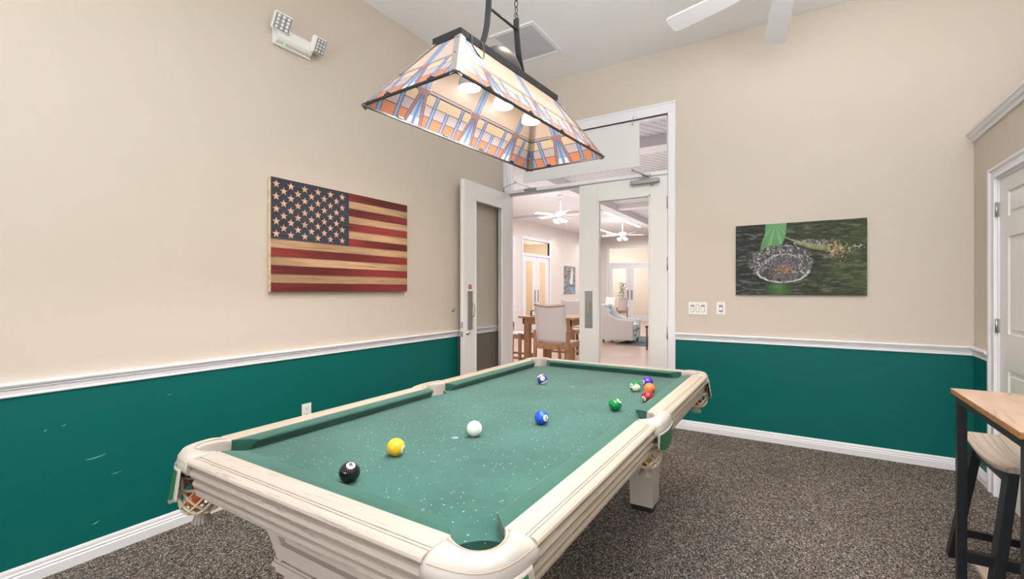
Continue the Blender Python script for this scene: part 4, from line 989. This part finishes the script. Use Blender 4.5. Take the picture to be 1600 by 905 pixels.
# ------------------------------------------------------------------ bar table and stool
ZTb = .91
bx0, by0, bx1, by1 = .548, 1.895, 1.045, 2.600
t = thing('bar_table', ((bx0+bx1)/2, (by0+by1)/2, 0), 'high bar table with brown wood top and black metal legs', 'table')
mb = MB(); mb.box(bx0, bx1, by0, by1, ZTb-.003, ZTb, 0); mb.box(bx0, bx1, by0, by1, ZTb-.020, ZTb-.003, 1); mb.build('table_top', [m_top, m_edge], t)
fi = .012; mb = MB(); z1 = ZTb-.020; z0 = z1-.032
mb.box(bx0+fi, bx0+fi+.03, by0+fi, by1-fi, z0, z1); mb.box(bx1-fi-.03, bx1-fi, by0+fi, by1-fi, z0, z1); mb.box(bx0+fi+.03, bx1-fi-.03, by0+fi, by0+fi+.03, z0, z1); mb.box(bx0+fi+.03, bx1-fi-.03, by1-fi-.03, by1-fi, z0, z1)
mb.build('apron_frame', m_blackw, t, bevel=.001)
for x in (bx0+fi, bx1-fi-.03):
    for y in (by0+fi, by1-fi-.03):
        mb = MB(); mb.box(x, x+.03, y, y+.03, .008, z0); lg = mb.build('leg', m_blackw, t, bevel=.001)
        mb = MB(); mb.cyl((x+.015, y+.015, 0), (x+.015, y+.015, .012), .012); mb.build('foot', m_dark, lg)
for y in (by0+fi, by1-fi-.03):
    mb = MB(); mb.box(bx0+fi+.03, bx1-fi-.03, y, y+.03, .212, .254); mb.build('foot_bar', m_blackw, t, bevel=.001)

t = thing('bar_stool', (.86, 2.83, 0), 'black bar stool with curved greyed wood saddle seat behind the high table', 'stool')
ZS = .625; sx0, sx1, sy0, sy1 = .70, .99, 2.56, 3.10
mb = MB(); nx_, ny_ = 6, 28; rt_ = []; rb_ = []
for j in range(ny_+1):
    u = j/ny_*2-1; y = sy0+(sy1-sy0)*j/ny_; z = ZS-.035+.035*u*u
    rt_.append((y, z))
secs = [[V((x, y, z+h)) for (x, h) in ((sx0+.004, -.006), (sx0, -.013), (sx0+.004, -.024), (sx1-.004, -.024), (sx1, -.013), (sx1-.004, -.006), (sx1-.02, 0), (sx0+.02, 0))] for y, z in rt_]
mb.loft(secs, 0, False, True, True); mb.build('seat', m_seat, t)
LEG = {}
for sxn, tx_, fx in ((-1, .735, .655), (1, .955, 1.035)):
    for syn, ty_, fy in ((-1, 2.625, 2.555), (1, 3.035, 3.09)):
        tp = V((tx_, ty_, ZS-.028)); ft = V((fx, fy, 0)); LEG[(sxn, syn)] = (tp, ft)
        mb = MB(); a, b = .026, .018; mb.loft([[ft+V((i*b, j*a, 0)) for i, j in ((-1, -1), (1, -1), (1, 1), (-1, 1))], [tp+V((i*b, j*a, 0)) for i, j in ((-1, -1), (1, -1), (1, 1), (-1, 1))]], 0, False, True, True)
        mb.build('leg', m_blackw, t, bevel=.002)
for sxn in (-1, 1):
    a = LEG[(sxn, -1)]; b = LEG[(sxn, 1)]; mb = MB(); mb.bar(a[0].lerp(a[1], .05)+V((0, 0, -.012)), b[0].lerp(b[1], .05)+V((0, 0, -.012)), .018, .045); mb.build('seat_rail', m_blackw, t)
for syn in (-1, 1):
    a = LEG[(-1, syn)]; b = LEG[(1, syn)]; mb = MB(); mb.bar(a[0].lerp(a[1], .78), b[0].lerp(b[1], .78), .018, .034); mb.build('stretcher', m_blackw, t)
mb = MB(); mb.frame_box(V((.752, 2.62, .012)), V((1, 0, 0)), V((0, 1, 0)), V((0, 0, 1)), .033, .43, .012, 0, .003)
o = mb.build('floor_board', mat('pinkish beige board', lin(200, 178, 166), .5), None, world=(.752, 2.62, 0)); tag(o, 'pale beige board lying on the carpet under the stool', 'board')

# ------------------------------------------------------------------ lounge beyond the doors
LX0, LX1, LY0, LY1 = -7.5, 3.0, YB+.12, 19.3
mb = MB(); mb.box(-10.5, LX1, YB+.06, 22.8, -.12, 0); struct('floor_lounge', mb, m_tile, 'pinkish diagonal tile floor of the lounge', 'floor')
mb = MB(); mb.box(-10.5, LX1, YB+.12, 22.8, ZC-.02, ZC+.1)
struct('ceiling_lounge', mb, m_lceil, 'embossed white lounge ceiling', 'ceiling')
mb = MB(); mb.box(-4.35, -4.10, LY0, LY1, 3.44, ZC-.02); mb.box(-4.10, LX1, 6.9, 7.25, 3.46, ZC-.02); mb.box(-7.5, LX1, 12.0, 12.3, 3.50, ZC-.02); mb.box(-7.5, -4.35, LY0, LY1, 3.56, ZC-.02)
struct('trim_9', mb, m_lplain, 'plain white ceiling beams of the lounge', 'beam')
# lounge left wall with opening for double doors
WD0, WD1 = 12.78, 14.62
mb = MB(); mb.box(-7.6, -7.5, LY0, WD0, 0, ZC); mb.box(-7.6, -7.5, WD1, LY1, 0, ZC); mb.box(-7.6, -7.5, WD0, WD1, 2.98, ZC)
struct('wall_lounge_left', mb, m_lounge, 'cream lounge wall carrying a tall narrow picture', 'wall')
mb = MB(); mb.box(-10.5, -10.4, 10, 18, 0, ZC); mb.box(-10.4, -7.6, 10, 10.1, 0, ZC); mb.box(-10.4, -7.6, 17.9, 18, 0, ZC)
struct('wall_side_room', mb, mat('tan room paint', lin(226, 208, 184), .6), 'tan wall seen through the white lounge doors', 'wall')
FD0, FD1 = -6.99, -5.11
mb = MB(); mb.box(-7.6, FD0, LY1, LY1+.12, 0, ZC); mb.box(FD1, LX1, LY1, LY1+.12, 0, ZC); mb.box(FD0, FD1, LY1, LY1+.12, 3.12, ZC)
struct('wall_lounge_back', mb, m_lounge, 'far cream lounge wall around the second glazed doors', 'wall')
mb = MB(); mb.box(-10.4, LX1, 22.7, 22.8, 0, ZC); struct('wall_far_room', mb, mat('warm cream room paint', lin(236, 224, 212), .6), 'warm cream wall beyond the far glazed doors', 'wall')
mb = MB(); mb.box(LX1, LX1+.1, YB, 22.8, 0, ZC); struct('wall_lounge_right', mb, m_lounge, 'cream lounge wall opposite the picture', 'wall')
mb = MB(); mb.box(XL-.1, -7.5, LY0-.06, LY0, 0, ZC); struct('wall_lounge_near', mb, m_lounge, 'cream lounge wall beside the pool room', 'wall')
mb = MB()
for x0_, x1_, z0_, z1_ in ((FD0-.09, FD0, 0, 3.12), (FD1, FD1+.09, 0, 3.12), (FD0-.09, FD1+.09, 3.12, 3.21), (FD0, FD1, 2.43, 2.50)): mb.box(x0_, x1_, LY1-.02, LY1+.08, z0_, z1_)
struct('trim_10', mb, m_trim, 'white frame of the far glazed doors', 'door frame')
mb = MB(); mb.box(FD0, FD1, LY1+.03, LY1+.036, 2.5, 3.12); struct('window_2', mb, m_glass, 'wide clear pane over the far doors', 'window')
def simple_leaf(name, P, ex, W, H, stile, label, hs):
    ey = V((0, 0, 1)).cross(ex); d = thing(name, P, label, 'door', None, 'structure'); P = V(P)
    mb = MB()
    def bx(a, b, z0, z1, m=0, th=.045, mm=mb): mm.frame_box(P+ex*((a+b)/2)+V((0, 0, (z0+z1)/2)), ex, ey, V((0, 0, 1)), (b-a)/2, th/2, (z1-z0)/2, m)
    bx(.004, stile, .01, H); bx(W-stile, W-.004, .01, H); bx(stile, W-stile, .01, .26); bx(stile, W-stile, H-.17, H); mb.build('door_leaf', m_trim, d)
    m2 = MB(); bx(stile, W-stile, .26, H-.17, 0, .006, m2); m2.build('glass_pane', m_glass, d)
    m2 = MB(); bx(hs-.045, hs+.045, .9, 1.32, 0, .052, m2); m2.build('handle_plate', m_steel, d)
simple_leaf('door_4', (FD0, LY1+.03, 0), V((1, 0, 0)), .94, 2.42, .16, 'left leaf of the far glazed double doors', .86)
simple_leaf('door_5', (FD0+.94, LY1+.03, 0), V((1, 0, 0)), .94, 2.42, .16, 'right leaf of the far glazed double doors', .08)
mb = MB()
for y0_, y1_, z0_, z1_ in ((WD0-.1, WD0, 0, 2.98), (WD1, WD1+.1, 0, 2.98), (WD0-.1, WD1+.1, 2.98, 3.08), (WD0, WD1, 2.44, 2.53)): mb.box(-7.58, -7.48, y0_, y1_, z0_, z1_)
struct('trim_11', mb, m_trim, 'white frame of the lounge side doors', 'door frame')
mb = MB(); mb.box(-7.54, -7.535, WD0, WD1, 2.53, 2.98); struct('window_3', mb, m_glass, 'pane over the lounge side doors', 'window')
simple_leaf('door_6', (-7.53, WD0, 0), V((0, 1, 0)), .92, 2.44, .2, 'near leaf of the white lounge side doors', .8)
simple_leaf('door_7', (-7.53, WD0+.92, 0), V((0, 1, 0)), .92, 2.44, .2, 'far leaf of the white lounge side doors', .1)
mb = MB(); mb.box(-7.5, -7.46, 11.75, 12.28, 0, 3.02); struct('door_8', mb, m_trim, 'edge of another white lounge door beside the side doors', 'door')
# tall picture on lounge wall
t = thing('tall_picture', (-7.48, 15.6, 1.08), 'tall narrow picture of pale birds on the cream lounge wall', 'picture')
py0, py1, pz0, pz1 = 15.771*sx, 16.85*sx, 1.32+(1.134-1.38)*sx, 1.32+(2.31-1.38)*sx
py0, py1 = 15.77, 16.83; pz0, pz1 = 1.18, 2.24
# measured on the wall at x = -7.5
mb = MB(); mb.box(-7.5, -7.47, py0, py1, pz0, pz1); mb.build('canvas', m_plast, t)
def birds(U, W_):
    sh = U.shape; g = rng.random((26, 16)); a = g[(W_*25).astype(int), (U*15).astype(int)]
    c = np.zeros(sh+(3,)); c[:] = np.array([.30, .31, .31]); c *= (.35+1.1*a)[..., None]
    for (cx, cy, rx, ry) in ((.68, .66, .12, .2), (.62, .45, .15, .12), (.7, .86, .05, .12)):
        m = np.hypot((U-cx)/rx, (W_-cy)/ry) < 1; c[m] = np.array([.75, .75, .76])
    m = (W_ < .25) & (U > .35); c[m] = np.array([.25, .38, .5])*(.6+.8*a[m])[:, None]
    return c
grid_paint('print', 60, 100, birds, lambda u, w: (-7.469, py0+u*(py1-py0), pz0+w*(pz1-pz0)), m_print, t)
# linear ceiling lights
m_tube = mat('lit tube', (1, 1, 1), .3, emit=3.5)
for i, (xa, ya, yb_, lab) in enumerate(((-4.62, 12.45, 13.9, 'long lit linear ceiling light nearest in the lounge'), (-4.66, 14.5, 16.0, 'lit linear ceiling light along the beam, farther from the pool room'), (-6.1, 15.9, 17.4, 'lit linear ceiling light close to the far lounge corner'))):
    t = thing('linear_light', (xa, ya, 3.5), lab, 'ceiling light', 'linear lights on the lounge ceiling')
    mb = MB(); mb.box(xa-.06, xa+.06, ya, yb_, 3.53, 3.56); mb.build('housing', m_trim, t); mb = MB(); mb.box(xa-.045, xa+.045, ya+.02, yb_-.02, 3.515, 3.53); mb.build('diffuser', m_tube, t)
fan('ceiling_fan', (-4.74, 9.83, 3.09), 3.56, .65, (20, 92, 164, 236, 308), 'nearer white ceiling fan with lamp cluster in the lounge', (.68,)*5, lights=True)
fan('ceiling_fan', (-4.74, 14.36, 3.09), 3.56, .65, (31, 103, 175, 247, 319), 'farther ceiling fan with lamp cluster in the lounge', (.70,)*5, lights=True)

# dining chairs
def sling_chair(loc, rotz, label, wood_=None, seat_h=.60, w=.46, group='sling chairs round the lounge table'):
    wm = wood_ or m_teak; t = thing('dining_chair', (0, 0, 0), label, 'chair', group); hw = w/2; k = seat_h
    def part(nm, mb, m, par=None, **kw): return mb.build(nm, m, par or t, **kw)
    for sx in (-1, 1):
        mb = MB(); mb.bar((sx*hw, -.24, 0), (sx*hw, -.22, k+.16), .045, .04, c=.003); part('leg', mb, wm)
        mb = MB(); mb.bar((sx*hw, .22, 0), (sx*hw, .22, k+.02), .045, .04, c=.003); part('leg', mb, wm)
        mb = MB(); mb.bar((sx*(hw-.03), -.20, k-.02), (sx*(hw-.03), -.29, k+.54), .022, .02); part('back_post', mb, m_sling)
        mb = MB(); mb.bar((sx*hw, -.23, k-.04), (sx*hw, .22, k-.04), .03, .06); part('side_rail', mb, wm)
        mb = MB(); mb.bar((sx*hw, -.23, .22), (sx*hw, .22, .22), .025, .035); part('stretcher', mb, wm)
    for y in (-.22, .22):
        mb = MB(); mb.bar((-hw, y, k-.05), (hw, y, k-.05), .03, .08); part('cross_rail', mb, wm)
    mb = MB(); mb.bar((-hw, .22, .20), (hw, .22, .20), .025, .035); part('stretcher', mb, wm)
    mb = MB(); rows = []
    for j in range(13):
        s_ = j/12; z = k+.01+s_*.53; y0_ = -.205-.085*s_; rows.append([V((hw*.94*(i/8*2-1), y0_-.03*(1-(i/8*2-1)**2), z-(.018*(1-(i/8*2-1)**2) if j in (0, 12) else 0))) for i in range(9)])
    mb.loft(rows, 0, True); part('backrest', mb, m_sling, fix=False, solid=.006)
    mb = MB(); mb.tube([V((hw*.94*(i/8*2-1), -.29-.034*(1-(i/8*2-1)**2), k+.515-.022*(1-(i/8*2-1)**2))) for i in range(9)], .007, 8); part('top_bar', mb, wm)
    mb = MB(); rows = [[V((hw*.9*(i/8*2-1), -.2+.42*j/8, k-.0-.03*(1-(i/8*2-1)**2)*sin(pi*j/8))) for i in range(9)] for j in range(9)]; mb.loft(rows, 0, True); part('seat', mb, m_sling, fix=False, solid=.008)
    t.location = loc; t.rotation_euler = (0, 0, rotz); return t
ch = sling_chair((-2.85, 5.84, 0), 0, 'white sling chair with its back to the glazed doors at the tall wooden table', w=.50)
def chair_copy(loc, rz, label): 
    c = copy_tree(ch); c.location = loc; c.rotation_euler = (0, 0, rz); c['label'] = label; return c
chair_copy((-3.62, 7.75, 0), pi, 'white sling chair on the far side of the tall wooden table')
chair_copy((-4.02, 6.62, 0), -pi/2, 'white sling chair at the end of the wooden table by the open leaf')
dk = sling_chair((-3.98, 8.9, 0), R_(80), 'dark brown chair partly hidden behind the door stile beyond the tall table', m_dteak)
# table
t = thing('dining_table', (-3.15, 6.55, 0), 'tall square teak table in the lounge with white sling chairs', 'table'); tx0, tx1, ty0, ty1, tz = -3.66, -2.72, 6.08, 6.88, .915
mb = MB(); n = 8
for i in range(n): w_ = (tx1-tx0)/n; mb.box(tx0+i*w_+.002, tx0+(i+1)*w_-.002, ty0, ty1, tz-.03, tz, c=.002)
mb.build('table_top', m_teak, t)
mb = MB(); mb.box(tx0+.06, tx1-.06, ty0+.05, ty0+.08, tz-.12, tz-.03); mb.box(tx0+.06, tx1-.06, ty1-.08, ty1-.05, tz-.12, tz-.03); mb.box(tx0+.05, tx0+.08, ty0+.05, ty1-.05, tz-.12, tz-.03); mb.box(tx1-.08, tx1-.05, ty0+.05, ty1-.05, tz-.12, tz-.03); mb.build('apron', m_teak, t)
for x in (tx0+.08, tx1-.17):
    for y in (ty0+.04, ty1-.13): mb = MB(); mb.box(x, x+.09, y, y+.09, 0, tz-.03, c=.004); mb.build('leg', m_teak, t)
mb = MB(); mb.tube([(-3.56, 6.3, tz), (-3.56, 6.3, tz+.07), (-3.52, 6.3, tz+.085), (-3.47, 6.3, tz+.07), (-3.47, 6.3, tz)], .006, 8); mb.box(-3.565, -3.465, 6.27, 6.33, tz, tz+.006)
mb.tube([(-3.56, 6.33, tz), (-3.56, 6.33, tz+.07), (-3.52, 6.33, tz+.085), (-3.47, 6.33, tz+.07), (-3.47, 6.33, tz)], .006, 8)
o = mb.build('napkin_holder', m_black, None, world=(-3.52, 6.3, tz)); tag(o, 'small black wire napkin holder on the tall wooden table', 'napkin holder')

# armchair, seen from the side, facing +x
m_uph = mat('white tweed upholstery', lin(226, 220, 216), .9); setcol(m_uph, ramp(m_uph, noise(m_uph, coords(m_uph), 160, 2), [(.35, lin(200, 194, 190)), (.6, lin(236, 231, 228))]))
m_pat = mat('blue leaf upholstery', (.5, .6, .7), .9); _q = N(m_pat, 'ShaderNodeTexVoronoi'); _q.inputs['Scale'].default_value = 16; L(m_pat, coords(m_pat), _q.inputs['Vector'])
_s2 = N(m_pat, 'ShaderNodeSeparateColor'); L(m_pat, _q.outputs['Color'], _s2.inputs[0]); setcol(m_pat, ramp(m_pat, _s2.outputs[0], [(0, lin(232, 236, 236)), (.45, lin(150, 190, 200)), (.62, lin(225, 232, 234)), (.85, lin(110, 130, 140))], 'CONSTANT'))
t = thing('armchair', (0, 0, 0), 'white wing armchair with blue leaf fabric inside, on the lounge tiles', 'armchair')
side = [(-.34, .10), (-.42, .86), (-.40, .92), (-.33, .93), (-.26, .90), (-.20, .80), (-.12, .68), (-.02, .61), (.10, .57), (.40, .55), (.42, .52), (.42, .08), (-.30, .08)]
def slab(y0_, y1_, pts, nm, m):
    mb = MB(); k = len(pts); vs = [(x, y0_, z) for x, z in pts]+[(x, y1_, z) for x, z in pts]
    mb.add(vs, [tuple(range(k)), tuple(range(k, 2*k))[::-1]]); mb.add(vs, [(i, (i+1) % k, k+(i+1) % k, k+i) for i in range(k)]); return mb.build(nm, m, t, bevel=.012)
slab(-.40, -.30, side, 'side_panel', m_uph); slab(.30, .40, side, 'side_panel', m_uph)
slab(-.30, .30, [(-.36, .12), (-.43, .88), (-.38, .93), (-.30, .90), (-.20, .48), (-.2, .12)], 'backrest', m_pat)
slab(-.30, .30, [(-.22, .32), (-.22, .46), (.38, .47), (.43, .44), (.43, .33)], 'seat_cushion', m_pat); slab(-.30, .30, [(-.3, .08), (-.3, .32), (.40, .32), (.40, .08)], 'base', m_pat)
for x in (-.27, .36):
    for y in (-.34, .34): mb = MB(); mb.cyl((x, y, 0), (x, y, .085), .018, .025, 10); mb.build('leg', m_dteak, t)
t.location = (-3.84, 11.35, .008); t.rotation_euler = (0, 0, R_(4)); t.scale = (1.07, 1.07, 1.03)
mb = MB(); mb.prism([(-4.4, 10.9), (-2.6, 11.1), (-2.5, 12.2), (-3.6, 12.6), (-4.5, 12.2)], 0, .008)
mb = MB(); mb.box(-3.75, -2.3, 10.75, 13.0, 0, .008); o = mb.build('rug', mat('dark teal rug', lin(96, 108, 108), .9), None, world=(-3, 11.8, 0)); tag(o, 'grey teal rug under the armchair in the lounge', 'rug')
t = thing('side_table', (-2.52, 10.3, 0), 'small dark side table beside the armchair', 'table')
mb = MB(); mb.box(-2.83, -2.33, 10.1, 10.5, .50, .53, c=.004); mb.build('table_top', m_dteak, t)
for x in (-2.81, -2.37):
    for y in (10.12, 10.46): mb = MB(); mb.box(x, x+.03, y, y+.03, 0, .50); mb.build('leg', m_dteak, t)
# more lounge chairs farther off, white
c = chair_copy((-5.45, 14.6, 0), R_(150), 'white sling chair standing just beyond the armchair'); c['group'] = 'sling chairs farther in the lounge'; c.scale = (1, 1, .95)
c = chair_copy((-5.75, 16.9, 0), R_(60), 'white sling chair turned sideways in front of the far glazed doors'); c['group'] = 'sling chairs farther in the lounge'; c.scale = (1, 1, .9)
# things beyond the far doors
def bench(x, y, label):
    t = thing('lattice_chair', (x, y, 0), label, 'chair', 'lattice chairs beyond the far doors')
    mb = MB(); mb.box(x-.3, x+.3, y-.25, y+.25, .40, .44); mb.build('seat', m_trim, t)
    for a in (-.29, .25):
        for b in (-.25, .21): mb = MB(); mb.box(x+a, x+a+.04, y+b, y+b+.04, 0, .40 if b < 0 else .95); mb.build('leg', m_trim, t)
    mb = MB(); mb.box(x-.25, x+.25, y+.215, y+.245, .90, .95); mb.box(x-.25, x+.25, y+.215, y+.245, .5, .54)
    for k in range(6): mb.box(x-.24+k*.092, x-.22+k*.092, y+.22, y+.24, .54, .90)
    for k in range(3): mb.box(x-.25, x+.25, y+.22, y+.24, .6+k*.09, .62+k*.09)
    mb.build('backrest', m_trim, t)
bench(-5.35, 20.6, 'white lattice-back chair beyond the far doors, beside the door stile'); bench(-5.0+.75, 20.6, 'white lattice-back chair beyond the far doors, farther from the plant')
t = thing('potted_plant', (-6.66, 20.2, 0), 'tall thin dark green plant in a pot beyond the far doors', 'plant')
mb = MB(); mb.lathe((-6.66, 20.2, 0), [(.12, 0), (.17, .3), (.18, .32), (.15, .32)], 16); mb.build('pot', m_plast, t)
mb = MB(); mb.cyl((-6.66, 20.2, .3), (-6.64, 20.2, 1.6), .015, .008, 8); mb.build('stem', m_dteak, t)
mb = MB()
for k in range(420):
    z = .45+random.random()*1.2; r = .20*random.random()**.5*(1-.3*abs(z-1)); a = random.random()*6.28; c = V((-6.66+cos(a)*r, 20.2+sin(a)*r, z)); e1 = V((random.uniform(-1, 1), random.uniform(-1, 1), random.uniform(-1, .6))).normalized(); e2 = e1.cross(V((.3, .2, 1))).normalized()
    mb.add([c-e1*.05, c+e2*.018, c+e1*.05, c-e2*.018], [(0, 1, 2, 3)])
mb.build('foliage', mat('dark leaf', lin(80, 92, 74), .6), t, fix=False)
